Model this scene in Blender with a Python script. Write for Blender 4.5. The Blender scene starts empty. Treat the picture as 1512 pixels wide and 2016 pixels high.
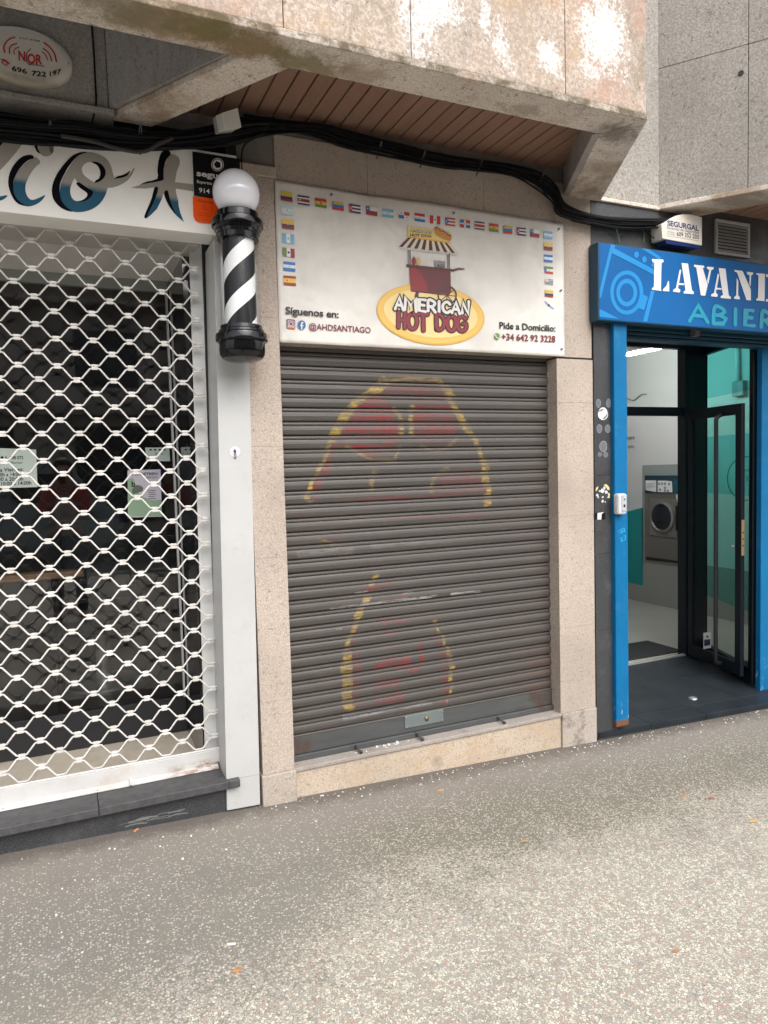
import bpy, bmesh, math, random
from mathutils import Vector, Matrix
from mathutils.noise import noise as pnoise
random.seed(7)
sc = bpy.context.scene
C = bpy.data.collections.new('street'); sc.collection.children.link(C)
R = math.radians
# ------------------------------------------------------------------ camera
YAW, PIT, ROL, F = R(24.29738), R(-3.58393), R(-1.55678), 1400.0
FW = Vector((math.sin(YAW)*math.cos(PIT), math.cos(YAW)*math.cos(PIT), math.sin(PIT)))
R0 = Vector((math.cos(YAW), -math.sin(YAW), 0)); U0 = R0.cross(FW)
RT = R0*math.cos(ROL)+U0*math.sin(ROL); UP = -R0*math.sin(ROL)+U0*math.cos(ROL)
EYE = Vector((0, 0, 1.55))
cd = bpy.data.cameras.new('camera'); cam = bpy.data.objects.new('camera', cd); C.objects.link(cam)
M = Matrix((RT, UP, -FW)).transposed().to_4x4(); M.translation = EYE; cam.matrix_world = M
cd.sensor_fit = 'VERTICAL'; cd.sensor_height = 24; cd.sensor_width = 18; cd.lens = 24*F/2016
cd.clip_start = 0.03; cd.clip_end = 300
sc.camera = cam
# ------------------------------------------------------------------ light
w = bpy.data.worlds.new('World'); sc.world = w; w.use_nodes = True
wn = w.node_tree; bg = wn.nodes['Background']
sky = wn.nodes.new('ShaderNodeTexSky'); sky.sky_type = 'NISHITA'; sky.sun_disc = False
SUN_EL, SUN_AZ = R(45), R(174)     # sun behind the photographer, high
sky.sun_elevation = SUN_EL; sky.sun_rotation = SUN_AZ; sky.air_density = 1.0; sky.dust_density = 4.0; sky.ozone_density = 0.6
hs = wn.nodes.new('ShaderNodeHueSaturation'); hs.inputs['Saturation'].default_value = 0.22
wn.links.new(sky.outputs[0], hs.inputs['Color']); wn.links.new(hs.outputs[0], bg.inputs['Color'])
bg.inputs['Strength'].default_value = 0.15
sd = bpy.data.lights.new('sun', 'SUN'); sun = bpy.data.objects.new('sun', sd); C.objects.link(sun)
sd.energy = 0.8; sd.angle = R(60); sd.color = (1, .985, .95)
dirv = Vector((math.sin(SUN_AZ)*math.cos(SUN_EL), math.cos(SUN_AZ)*math.cos(SUN_EL), math.sin(SUN_EL)))
sun.rotation_euler = dirv.to_track_quat('Z', 'Y').to_euler()
sc.view_settings.view_transform = 'Standard'; sc.view_settings.look = 'None'
sc.view_settings.exposure = 1.02; sc.view_settings.gamma = 1
try: sc.view_settings.use_curve_mapping = False
except Exception: pass
sc.cycles.max_bounces = 8; sc.cycles.transparent_max_bounces = 16
D = 3.185                    # the plane of the shopfronts; the camera stands at the origin

def ray(px, py): return (FW*F+RT*(px-756)-UP*(py-1008))/F
def at(px, py, Y=D): d = ray(px, py); return EYE+d*(Y/d.y)
def atz(px, py, Z): d = ray(px, py); return EYE+d*((Z-EYE.z)/d.z)
def atx(px, py, X): d = ray(px, py); return EYE+d*(X/d.x)
def zp(ox, oy, s, pts): return [(ox+x/s, oy+y/s) for x, y in pts]
def gz(x): return 0.022-0.032*x       # the pavement falls gently to the right

# ------------------------------------------------------------------ materials
MATS = {}
def mat(name, col, rough=.6, metal=0, spec=.5, **k):
    if name in MATS: return MATS[name]
    m = bpy.data.materials.new(name); m.use_nodes = True; MATS[name] = m
    b = m.node_tree.nodes['Principled BSDF']
    b.inputs['Base Color'].default_value = (*col, 1); b.inputs['Roughness'].default_value = rough
    b.inputs['Metallic'].default_value = metal; b.inputs['Specular IOR Level'].default_value = spec
    if 'emit' in k:
        b.inputs['Emission Color'].default_value = (*k['emit'], 1); b.inputs['Emission Strength'].default_value = k.get('es', 1)
    if 'coat' in k: b.inputs['Coat Weight'].default_value = k['coat']
    if 'var' in k or 'bump' in k:
        T = NT(m); v = k.get('var', 0)
        n1 = T.noise(k.get('vs', 3.0), 6, .65)
        if v:
            c = T.mix(T.ramp(n1, .3, .7), tuple(x*(1-v) for x in col), tuple(min(1, x*(1+v*.6)) for x in col))
            dc = k.get('dirt')
            if dc: c = T.mix(T.math('MULTIPLY', T.ramp(T.noise(k.get('ds', 7), 8, .7), .52, .75), k.get('da', .5)), c, dc)
            T.l(c, b.inputs['Base Color'])
        if k.get('bump'):
            T.bump(T.noise(k.get('bs', 200), 3, .6), k['bump'], k.get('bd', .002))
    return m
class NT:
    def __init__(s, m):
        s.m = m; s.t = m.node_tree; s.b = s.t.nodes.get('Principled BSDF'); s.co = None
    def n(s, t, **k):
        x = s.t.nodes.new(t)
        for a, v in k.items(): setattr(x, a, v)
        return x
    def l(s, a, b): s.t.links.new(a, b)
    def coord(s):
        if not s.co: s.co = s.n('ShaderNodeNewGeometry').outputs['Position']
        return s.co
    def mapped(s, sx=1, sy=1, sz=1):
        mp = s.n('ShaderNodeMapping'); mp.inputs['Scale'].default_value = (sx, sy, sz); s.l(s.coord(), mp.inputs[0]); return mp.outputs[0]
    def noise(s, sc_, det=4, ro=.5, vec=None, dist=0):
        x = s.n('ShaderNodeTexNoise'); x.inputs['Scale'].default_value = sc_; x.inputs['Detail'].default_value = det
        x.inputs['Roughness'].default_value = ro; x.inputs['Distortion'].default_value = dist
        s.l(vec or s.coord(), x.inputs['Vector']); return x.outputs['Fac']
    def vor(s, sc_, out='Distance', feat='F1', vec=None):
        x = s.n('ShaderNodeTexVoronoi'); x.feature = feat; x.inputs['Scale'].default_value = sc_
        s.l(vec or s.coord(), x.inputs['Vector']); return x.outputs[out]
    def ramp(s, f, a, b, c0=0., c1=1.):
        x = s.n('ShaderNodeMapRange'); x.clamp = True; x.interpolation_type = 'SMOOTHSTEP'
        x.inputs['From Min'].default_value = a; x.inputs['From Max'].default_value = b
        x.inputs['To Min'].default_value = c0; x.inputs['To Max'].default_value = c1
        s.l(f, x.inputs['Value']); return x.outputs['Result']
    def math(s, op, a, b=None, c=None):
        x = s.n('ShaderNodeMath'); x.operation = op
        for i, v in enumerate((a, b, c)):
            if v is None: continue
            if isinstance(v, (int, float)): x.inputs[i].default_value = v
            else: s.l(v, x.inputs[i])
        return x.outputs[0]
    def mix(s, f, a, b, bt='MIX'):
        x = s.n('ShaderNodeMix'); x.data_type = 'RGBA'; x.blend_type = bt
        if isinstance(f, (int, float)): x.inputs[0].default_value = f
        else: s.l(f, x.inputs[0])
        for i, v in ((6, a), (7, b)):
            if isinstance(v, tuple): x.inputs[i].default_value = (*v[:3], 1)
            else: s.l(v, x.inputs[i])
        return x.outputs[2]
    def xyz(s):
        x = s.n('ShaderNodeSeparateXYZ'); s.l(s.coord(), x.inputs[0]); return x.outputs
    def bump(s, h, st=.3, d=.002):
        x = s.n('ShaderNodeBump'); x.inputs['Strength'].default_value = st; x.inputs['Distance'].default_value = d
        s.l(h, x.inputs['Height'])
        prev = s.b.inputs['Normal'].links
        if prev: s.l(prev[0].from_socket, x.inputs['Normal'])
        s.l(x.outputs[0], s.b.inputs['Normal'])
    def col(s, c): s.l(c, s.b.inputs['Base Color'])

def granite(name, base, dark, light, stains=(), grain=170, rough=.85, bump=.35, big=1.6, bigv=.22):
    """speckled stone: grains, slow tone drift and listed stains (colour, scale, lo, hi, amount, stretch)"""
    m = bpy.data.materials.new(name); m.use_nodes = True; MATS[name] = m; T = NT(m)
    T.b.inputs['Roughness'].default_value = rough; T.b.inputs['Specular IOR Level'].default_value = .3
    g = T.noise(grain, 3, .7); g2 = T.noise(grain*.42, 4, .75)
    c = T.mix(T.ramp(g, .42, .62), base, light)
    c = T.mix(T.ramp(g2, .56, .68), c, dark)
    bgn = T.noise(big, 5, .6)
    c = T.mix(T.ramp(bgn, .3, .72), c, tuple(x*(1-bigv) for x in base), 'MIX') if False else T.mix(T.math('MULTIPLY', T.ramp(bgn, .35, .7), bigv*1.6), c, tuple(x*.55 for x in base))
    for (col, s_, lo, hi, am, st) in stains:
        f = T.math('MULTIPLY', T.ramp(T.noise(s_, 8, .72, T.mapped(1, 1, st), .3), lo, hi), am)
        c = T.mix(f, c, col)
    T.col(c); T.bump(g, bump, .002); T.bump(g2, bump*.6, .003)
    return m, T, c

BEIGE, Tb, cb = granite('beige_granite', (.37, .305, .255), (.20, .16, .135), (.52, .445, .385),
    [((.30, .25, .21), 1.1, .5, .75, .55, .35), ((.5, .36, .27), 2.3, .55, .8, .4, .6)], 190, bump=.25)
SILLST = granite('sill_granite', (.42, .345, .27), (.2, .16, .13), (.58, .48, .38), [((.43, .30, .17), 4, .5, .7, .5, 1), ((.16, .14, .13), 6, .58, .75, .7, 1)], 190)[0]
TREAD = granite('tread_stone', (.30, .265, .235), (.17, .15, .135), (.40, .36, .33), [((.14, .12, .11), 5, .5, .75, .6, 1)], 230)[0]
BASEST = granite('base_granite', (.36, .31, .27), (.18, .15, .13), (.48, .43, .38), [((.17, .13, .11), 7, .5, .62, .75, 1), ((.44, .34, .24), 4, .5, .7, .4, 1)], 190)[0]
GREYG = granite('grey_granite', (.28, .258, .232), (.13, .117, .105), (.42, .39, .355), [((.24, .22, .21), 1.4, .5, .8, .5, .3), ((.5, .42, .36), 3, .6, .8, .35, .5)], 95)[0]
GREYD = granite('weathered_concrete', (.30, .28, .26), (.16, .145, .135), (.40, .375, .35), [((.12, .11, .105), 2.2, .45, .7, .6, .22), ((.33, .29, .25), 5, .6, .8, .35, 1)], 130)[0]
UNDER = granite('mossy_granite_underside', (.56, .485, .42), (.26, .21, .17), (.74, .68, .61),
    [((.25, .17, .10), 1.6, .50, .62, .7, 1), ((.22, .20, .10), 2.6, .58, .68, .6, 1), ((.13, .10, .075), 5, .6, .75, .6, 1), ((.42, .27, .17), 4.5, .55, .7, .5, 1)], 110, bump=.5)[0]

def underside():
    m = MATS['mossy_granite_underside']; T = NT(m); x, y, z = T.xyz(); c = T.b.inputs['Base Color'].links[0].from_socket
    nz = T.noise(9, 8, .75)
    for px, py, r, col, am in ((480, 85, .13, (.23, .15, .075), .9), (330, 45, .14, (.26, .18, .10), .8), (600, 125, .10, (.20, .17, .08), .85), (420, 60, .09, (.18, .165, .06), .7), (700, 150, .10, (.30, .22, .15), .6), (1215, 262, .10, (.16, .13, .10), .8), (1190, 330, .10, (.33, .24, .17), .6), (1150, 380, .07, (.28, .19, .13), .7), (1020, 215, .06, (.27, .22, .17), .6), (240, 15, .12, (.20, .17, .10), .7)):
        p = atz(px, py, 3.0); d = T.math('SQRT', T.math('ADD', T.math('POWER', T.math('MULTIPLY', T.math('SUBTRACT', x, p.x), .6), 2), T.math('POWER', T.math('SUBTRACT', y, p.y), 2)))
        f = T.ramp(T.math('ADD', d, T.math('MULTIPLY', T.math('SUBTRACT', nz, .5), .32)), r*1.1, r*.3)
        c = T.mix(T.math('MULTIPLY', f, am), c, col)
    edge = T.math('MULTIPLY', T.ramp(y, 2.381, 2.3785), T.ramp(nz, .62, .40, .35, .95)); c = T.mix(edge, c, (.10, .075, .045))
    T.col(c)
underside()
def pink_face():
    m, T, c = granite('pink_granite', (.375, .30, .245), (.19, .15, .12), (.54, .46, .39),
        [((.40, .20, .135), 1.9, .48, .68, .6, .6), ((.42, .28, .13), 2.4, .50, .68, .65, 1), ((.17, .14, .09), 4, .54, .74, .65, .5), ((.24, .22, .20), 3, .5, .75, .5, .25)], 90)
    x, y, z = T.xyz()
    # lime bloom leached out of the stone: clouds where the photograph has them, ragged and speckled
    n = T.noise(5.5, 9, .8, T.mapped(1, 1, .8), .2); acc = None
    for px, py, rx, ry, st in ((1185, 65, 52, 90, .86), (1160, 135, 30, 40, .66), (825, 60, 50, 110, .72), (850, 0, 70, 70, .8), (985, 70, 28, 70, .62), (1080, 110, 32, 40, .75), (1000, 130, 20, 40, .6), (1105, 150, 20, 20, .6), (700, 40, 60, 50, .35), (955, 30, 14, 60, .7), (1230, 150, 14, 40, .55)):
        c0 = at(px, py, 2.383); cx_ = at(px+rx, py, 2.383); k = cx_.x-c0.x; kz = abs(at(px, py+ry, 2.383).z-c0.z)
        d = T.math('SQRT', T.math('ADD', T.math('POWER', T.math('DIVIDE', T.math('SUBTRACT', x, c0.x), k), 2), T.math('POWER', T.math('DIVIDE', T.math('SUBTRACT', z, c0.z), kz), 2)))
        v = T.math('MULTIPLY', T.ramp(d, 1.9, .1), st); acc = v if acc is None else T.math('MAXIMUM', acc, v)
    fld = T.math('ADD', T.math('MULTIPLY', acc, .62), T.math('MULTIPLY', n, .95))
    grain_ = T.math('MULTIPLY', T.math('SUBTRACT', T.noise(75, 3, .7, T.mapped(1, 1, .9)), .5), .85)
    f = T.ramp(T.math('ADD', fld, grain_), .74, .90)
    c = T.mix(T.math('MULTIPLY', f, T.ramp(T.noise(120, 3, .7, T.mapped(1, 1, .6)), .3, .6, .5, .97)), c, (.60, .595, .59))
    # dark dirt line along the bottom
    c = T.mix(T.math('MULTIPLY', T.ramp(T.math('ADD', z, T.math('MULTIPLY', T.noise(9, 5), .06)), 3.085, 3.035), .55), c, (.16, .13, .08))
    T.col(c); return m
PINK = pink_face()

def black_granite():
    m = mat('black_granite', (.035, .036, .04), .32); T = NT(m)
    g = T.noise(260, 2, .6)
    c = T.mix(T.ramp(g, .5, .68), (.03, .031, .034), (.11, .11, .115)); c = T.mix(T.math('MULTIPLY', T.ramp(T.noise(5, 7, .7), .5, .75), .45), c, (.12, .12, .125))
    T.col(c); T.l(T.ramp(T.noise(9, 6, .6), .3, .7, .28, .5), T.b.inputs['Roughness']); return m
BLACKG = black_granite()

def pavement_mat():
    m = bpy.data.materials.new('washed_aggregate'); m.use_nodes = True; T = NT(m); b = T.b
    x, y, z = T.xyz()
    flat = T.mapped(1, 1, 0)
    wob = T.n('ShaderNodeVectorMath', operation='ADD'); T.l(flat, wob.inputs[0])
    nn = T.n('ShaderNodeTexNoise'); nn.inputs['Scale'].default_value = 60; T.l(flat, nn.inputs['Vector'])
    sub = T.n('ShaderNodeVectorMath', operation='MULTIPLY_ADD'); T.l(nn.outputs['Color'], sub.inputs[0]); sub.inputs[1].default_value = (.012, .012, 0); sub.inputs[2].default_value = (-.006, -.006, 0)
    T.l(sub.outputs[0], wob.inputs[1]); P = wob.outputs[0]
    v1 = T.n('ShaderNodeTexVoronoi'); v1.inputs['Scale'].default_value = 105; T.l(P, v1.inputs['Vector'])
    v2 = T.n('ShaderNodeTexVoronoi'); v2.inputs['Scale'].default_value = 215; T.l(P, v2.inputs['Vector'])
    ve = T.n('ShaderNodeTexVoronoi'); ve.feature = 'DISTANCE_TO_EDGE'; ve.inputs['Scale'].default_value = 105; T.l(P, ve.inputs['Vector'])
    s1 = T.n('ShaderNodeSeparateColor'); T.l(v1.outputs['Color'], s1.inputs[0])
    s2 = T.n('ShaderNodeSeparateColor'); T.l(v2.outputs['Color'], s2.inputs[0])
    # the trodden zones: clean pebble show far from the wall, silt and damp near it
    n_big = T.noise(.9, 5, .6, flat); n_mid = T.noise(2.6, 6, .65, flat)
    line = T.math('SUBTRACT', T.math('ADD', T.math('MULTIPLY', T.ramp(x, .2, 1.2), .24), 2.12), y)          # >0 towards the street
    clean = T.ramp(T.math('ADD', line, T.math('ADD', T.math('MULTIPLY', T.math('SUBTRACT', n_big, .5), .9), T.math('MULTIPLY', T.math('SUBTRACT', n_mid, .5), .8))), -.26, .32)
    wallside = T.ramp(T.math('ADD', y, T.math('MULTIPLY', T.math('SUBTRACT', n_mid, .5), .5)), 2.62, 3.0)
    matrix_ = T.mix(clean, (.225, .213, .182), (.30, .282, .225))
    moss = T.math('MULTIPLY', T.math('MULTIPLY', T.ramp(T.math('ADD', y, T.math('MULTIPLY', T.noise(1.8, 4, .6, flat), .6)), 2.35, 2.65), T.ramp(y, 3.0, 2.75)), T.ramp(x, .75, 1.25))
    matrix_ = T.mix(T.math('MULTIPLY', moss, .55), matrix_, (.16, .148, .098))
    grey = T.math('MULTIPLY', T.ramp(x, .75, .2), T.ramp(n_mid, .38, .6))
    matrix_ = T.mix(T.math('MULTIPLY', grey, .4), matrix_, (.17, .166, .162))
    matrix_ = T.mix(T.math('MULTIPLY', wallside, .75), matrix_, (.255, .228, .198))
    peb = T.mix(s1.outputs[1], (.76, .735, .63), (.53, .50, .42)); peb = T.mix(T.ramp(s1.outputs[2], .80, .86), peb, (.46, .35, .29))
    peb = T.mix(T.ramp(s1.outputs[2], .26, .12), peb, (.38, .365, .335)); peb = T.mix(T.math('MULTIPLY', T.math('SUBTRACT', 1.0, clean), .35), peb, (.42, .38, .33))
    thr = T.math('ADD', T.math('MULTIPLY', clean, .68), .33); thr = T.math('ADD', T.math('SUBTRACT', thr, T.math('MULTIPLY', wallside, .16)), T.math('MULTIPLY', moss, .14))
    inside1 = T.math('ADD', T.math('MULTIPLY', T.math('SUBTRACT', 1.0, clean), T.ramp(v1.outputs['Distance'], .50, .36)), T.math('MULTIPLY', clean, T.ramp(ve.outputs['Distance'], .02, .13))); show1 = T.ramp(T.math('SUBTRACT', thr, s1.outputs[0]), 0, .06)
    f1 = T.math('MULTIPLY', inside1, show1)
    inside2 = T.ramp(v2.outputs['Distance'], .5, .36); show2 = T.ramp(T.math('SUBTRACT', T.math('MULTIPLY', thr, .8), s2.outputs[0]), 0, .06)
    f2 = T.math('MULTIPLY', inside2, show2)
    c = T.mix(T.math('MULTIPLY', T.noise(400, 2, .5, flat), .35), matrix_, (.12, .105, .095))
    c = T.mix(T.math('MULTIPLY', f2, .65), c, T.mix(s2.outputs[1], (.60, .54, .46), (.40, .34, .29)))
    c = T.mix(f1, c, T.mix(T.math('MULTIPLY', T.math('SUBTRACT', 1.0, clean), .0), peb, peb))
    # blotches, drips and tread dirt
    c = T.mix(T.math('MULTIPLY', T.ramp(T.noise(5.5, 7, .7, flat), .56, .74), .3), c, (.16, .14, .125))
    c = T.mix(T.math('MULTIPLY', T.ramp(T.noise(3.1, 6, .6, T.mapped(1.3, .9, 0)), .6, .78), .25), c, (.56, .53, .49))
    # contact shadow along the wall foot painted into the colour, gum spots, hair cracks
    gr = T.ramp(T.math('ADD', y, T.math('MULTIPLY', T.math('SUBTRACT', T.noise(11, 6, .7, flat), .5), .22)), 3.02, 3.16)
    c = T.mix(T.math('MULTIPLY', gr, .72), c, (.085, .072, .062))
    gum = T.n('ShaderNodeTexVoronoi'); gum.inputs['Scale'].default_value = 2.6; T.l(flat, gum.inputs['Vector']); gs = T.n('ShaderNodeSeparateColor'); T.l(gum.outputs['Color'], gs.inputs[0])
    c = T.mix(T.math('MULTIPLY', T.math('MULTIPLY', T.ramp(gum.outputs['Distance'], .055, .035), T.math('GREATER_THAN', gs.outputs[0], .45)), .6), c, T.mix(gs.outputs[1], (.10, .09, .085), (.45, .43, .40)))
    c = T.mix(T.math('MULTIPLY', T.ramp(T.noise(1.35, 7, .62, T.mapped(1, 1.6, 0)), .52, .64), .38), c, T.mix(.5, c, (.14, .125, .105)))
    c = T.mix(T.math('MULTIPLY', T.ramp(T.noise(190, 3, .7, flat), .54, .66), .55), c, (.12, .105, .09))
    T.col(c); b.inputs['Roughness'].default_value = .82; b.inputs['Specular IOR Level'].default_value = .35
    h = T.math('ADD', T.math('MULTIPLY', f1, 1.0), T.math('MULTIPLY', f2, .6))
    T.bump(h, .55, .0035); T.bump(T.noise(140, 4, .7, flat), .3, .002)
    return m
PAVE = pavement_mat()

def soffit_mat():
    m = mat('brown_boards', (.11, .07, .055), .75); T = NT(m)
    n = T.noise(3, 6, .65, T.mapped(6, .8, 1)); c = T.mix(n, (.17, .09, .060), (.30, .175, .125))
    c = T.mix(T.math('MULTIPLY', T.ramp(T.noise(8, 7, .7), .55, .7), .4), c, (.16, .14, .13)); T.col(c); return m
BOARDS = soffit_mat()

def shutter_mat():
    m = mat('shutter_steel', (.14, .125, .115), .5, .25); T = NT(m); b = T.b
    x, y, z = T.xyz()
    st = T.noise(2.2, 7, .75, T.mapped(.55, 1, 16))
    c = T.mix(st, (.05, .043, .039), (.105, .094, .086))
    c = T.mix(T.math('MULTIPLY', T.ramp(T.noise(3.5, 6, .7, T.mapped(.5, 1, 3)), .5, .7), .55), c, (.085, .066, .062))
    c = T.mix(T.math('MULTIPLY', T.ramp(T.noise(6, 8, .8, T.mapped(.6, 1, 6)), .58, .7), .45), c, (.15, .14, .13))
    # worn paint carried on the mesh
    a = T.n('ShaderNodeVertexColor'); a.layer_name = 'paint'
    chip = T.ramp(T.noise(11, 8, .85, T.mapped(.8, 1, 3.6)), .40, .50)
    grit = T.ramp(T.noise(70, 4, .8, T.mapped(.3, 1, 1.4)), .34, .50)
    wear = T.ramp(T.noise(5, 5, .8, T.mapped(.8, 1, 13)), .40, .60)
    cover = T.math('MULTIPLY', T.math('MULTIPLY', T.math('MULTIPLY', a.outputs['Alpha'], chip), grit), T.math('ADD', T.math('MULTIPLY', wear, .7), .15))
    c = T.mix(cover, c, a.outputs['Color'])
    # rust near the lower right jamb
    r = T.math('MULTIPLY', T.math('MULTIPLY', T.ramp(x, 2.15, 2.4), T.ramp(z, .62, .35)), T.ramp(T.noise(9, 7, .75, T.mapped(.6, 1, 2.5)), .42, .58))
    c = T.mix(T.math('MULTIPLY', r, .55), c, (.11, .055, .04))
    sp = T.math('MULTIPLY', T.ramp(T.noise(34, 3, .7, T.mapped(.28, 1, 1.5)), .725, .76), .75)
    c = T.mix(sp, c, (.5, .49, .47))
    T.col(c); T.l(T.ramp(st, .3, .7, .42, .62), b.inputs['Roughness']); T.bump(T.noise(50, 5, .7, T.mapped(.4, 1, 2)), .12, .002)
    return m
SHUT = shutter_mat()

def letter_mat():
    m = mat('airbrushed_paint', (.4, .4, .4), .8, spec=.15); T = NT(m); x, y, z = T.xyz()
    f = T.ramp(T.math('ADD', z, T.math('MULTIPLY', T.noise(25, 3), .02)), 2.705, 2.735)
    T.col(T.mix(f, (.03, .11, .18), (.36, .335, .30))); return m
AIRB = letter_mat()

def glass_mat(name, tint=(1, 1, 1), refl=1.0):
    m = bpy.data.materials.new(name); m.use_nodes = True; t = m.node_tree; t.nodes.clear()
    o = t.nodes.new('ShaderNodeOutputMaterial'); mx = t.nodes.new('ShaderNodeMixShader'); tr = t.nodes.new('ShaderNodeBsdfTransparent'); gl = t.nodes.new('ShaderNodeBsdfGlossy')
    fr = t.nodes.new('ShaderNodeFresnel'); fr.inputs[0].default_value = 1.5; mm = t.nodes.new('ShaderNodeMath'); mm.operation = 'MULTIPLY'; mm.inputs[1].default_value = 2.7*refl
    tr.inputs[0].default_value = (*tint, 1); gl.inputs['Roughness'].default_value = 0.0
    t.links.new(fr.outputs[0], mm.inputs[0]); t.links.new(mm.outputs[0], mx.inputs[0]); t.links.new(tr.outputs[0], mx.inputs[1]); t.links.new(gl.outputs[0], mx.inputs[2]); t.links.new(mx.outputs[0], o.inputs[0])
    return m
GLASS = glass_mat('window_glass', (.93, .96, .95)); CLEAR = glass_mat('clear_glass', (.92, .98, .96), .16)
TEAL = glass_mat('teal_film', (.16, .68, .66), .12); TEAL2 = glass_mat('pale_teal_film', (.38, .85, .80), .12); TUBEG = glass_mat('acrylic_tube', (.985, .99, .995), .14)

WHITEP = mat('white_panel', (.465, .465, .46), .35, var=.07, vs=1.5, dirt=(.33, .31, .28), ds=14, da=.3)
FASC = mat('white_fascia', (.86, .84, .80), .45, var=.06, vs=2)
GREYFR = mat('pale_grey_frame', (.58, .58, .57), .4, var=.05)
GRILLE = mat('grille_white', (.60, .58, .55), .42, var=.16, vs=9, dirt=(.30, .20, .14), ds=38, da=.6)
BARW = mat('grille_bar_white', (.52, .51, .50), .45, var=.1, vs=4, dirt=(.42, .33, .27), ds=5, da=.6)
LEDGE = mat('dark_ledge_stone', (.06, .06, .062), .55, var=.3, vs=30, bump=.2)
BLK = mat('black_plastic', (.003, .003, .004), .09, spec=.45); CABLE = mat('cable_black', (.004, .0045, .006), .5, spec=.2)
MBLK = mat('matte_black', (.012, .012, .014), .6); DARKFR = mat('dark_aluminium', (.004, .007, .012), .45, spec=.3)
GLOBE = mat('opal_globe', (.80, .80, .86), .12, coat=.5)
BLUE = mat('blue_paint', (.0, .125, .30), .5, spec=.25, var=.1, vs=3, dirt=(.1, .2, .3), ds=14, da=.2)
BLUES = mat('blue_sign_face', (.0, .095, .30), .5, spec=.25, var=.12, vs=1.2); BLUED = mat('dark_blue_metal', (.003, .045, .09), .45)
SKYB = mat('light_blue_print', (.0, .20, .50), .4); TEALP = mat('teal_lettering', (.0, .25, .36), .4)
WHT = mat('white_print', (.8, .8, .8), .4); LAVW = mat('white_letters', (.68, .66, .66), .4); CYANW = mat('pale_cyan_edge', (.45, .72, .80), .4)
BK = mat('black_print', (.006, .006, .007), .6, spec=.2); SILV = mat('steel', (.45, .45, .44), .35, .8)
BANNER = mat('vinyl_banner', (.66, .62, .58), .5); 
def banner_detail():
    T = NT(BANNER); x, y, z = T.xyz()
    c = T.mix(T.math('MULTIPLY', T.ramp(T.noise(2.2, 6, .6, T.mapped(1,1,.7)), .4, .7), .8), (.72, .69, .645), (.50, .465, .43)); T.col(c)
    T.bump(T.noise(2.0, 2, .4, T.mapped(1.0, 1, 1.5), 1.0), .42, .08)
banner_detail()

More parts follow.
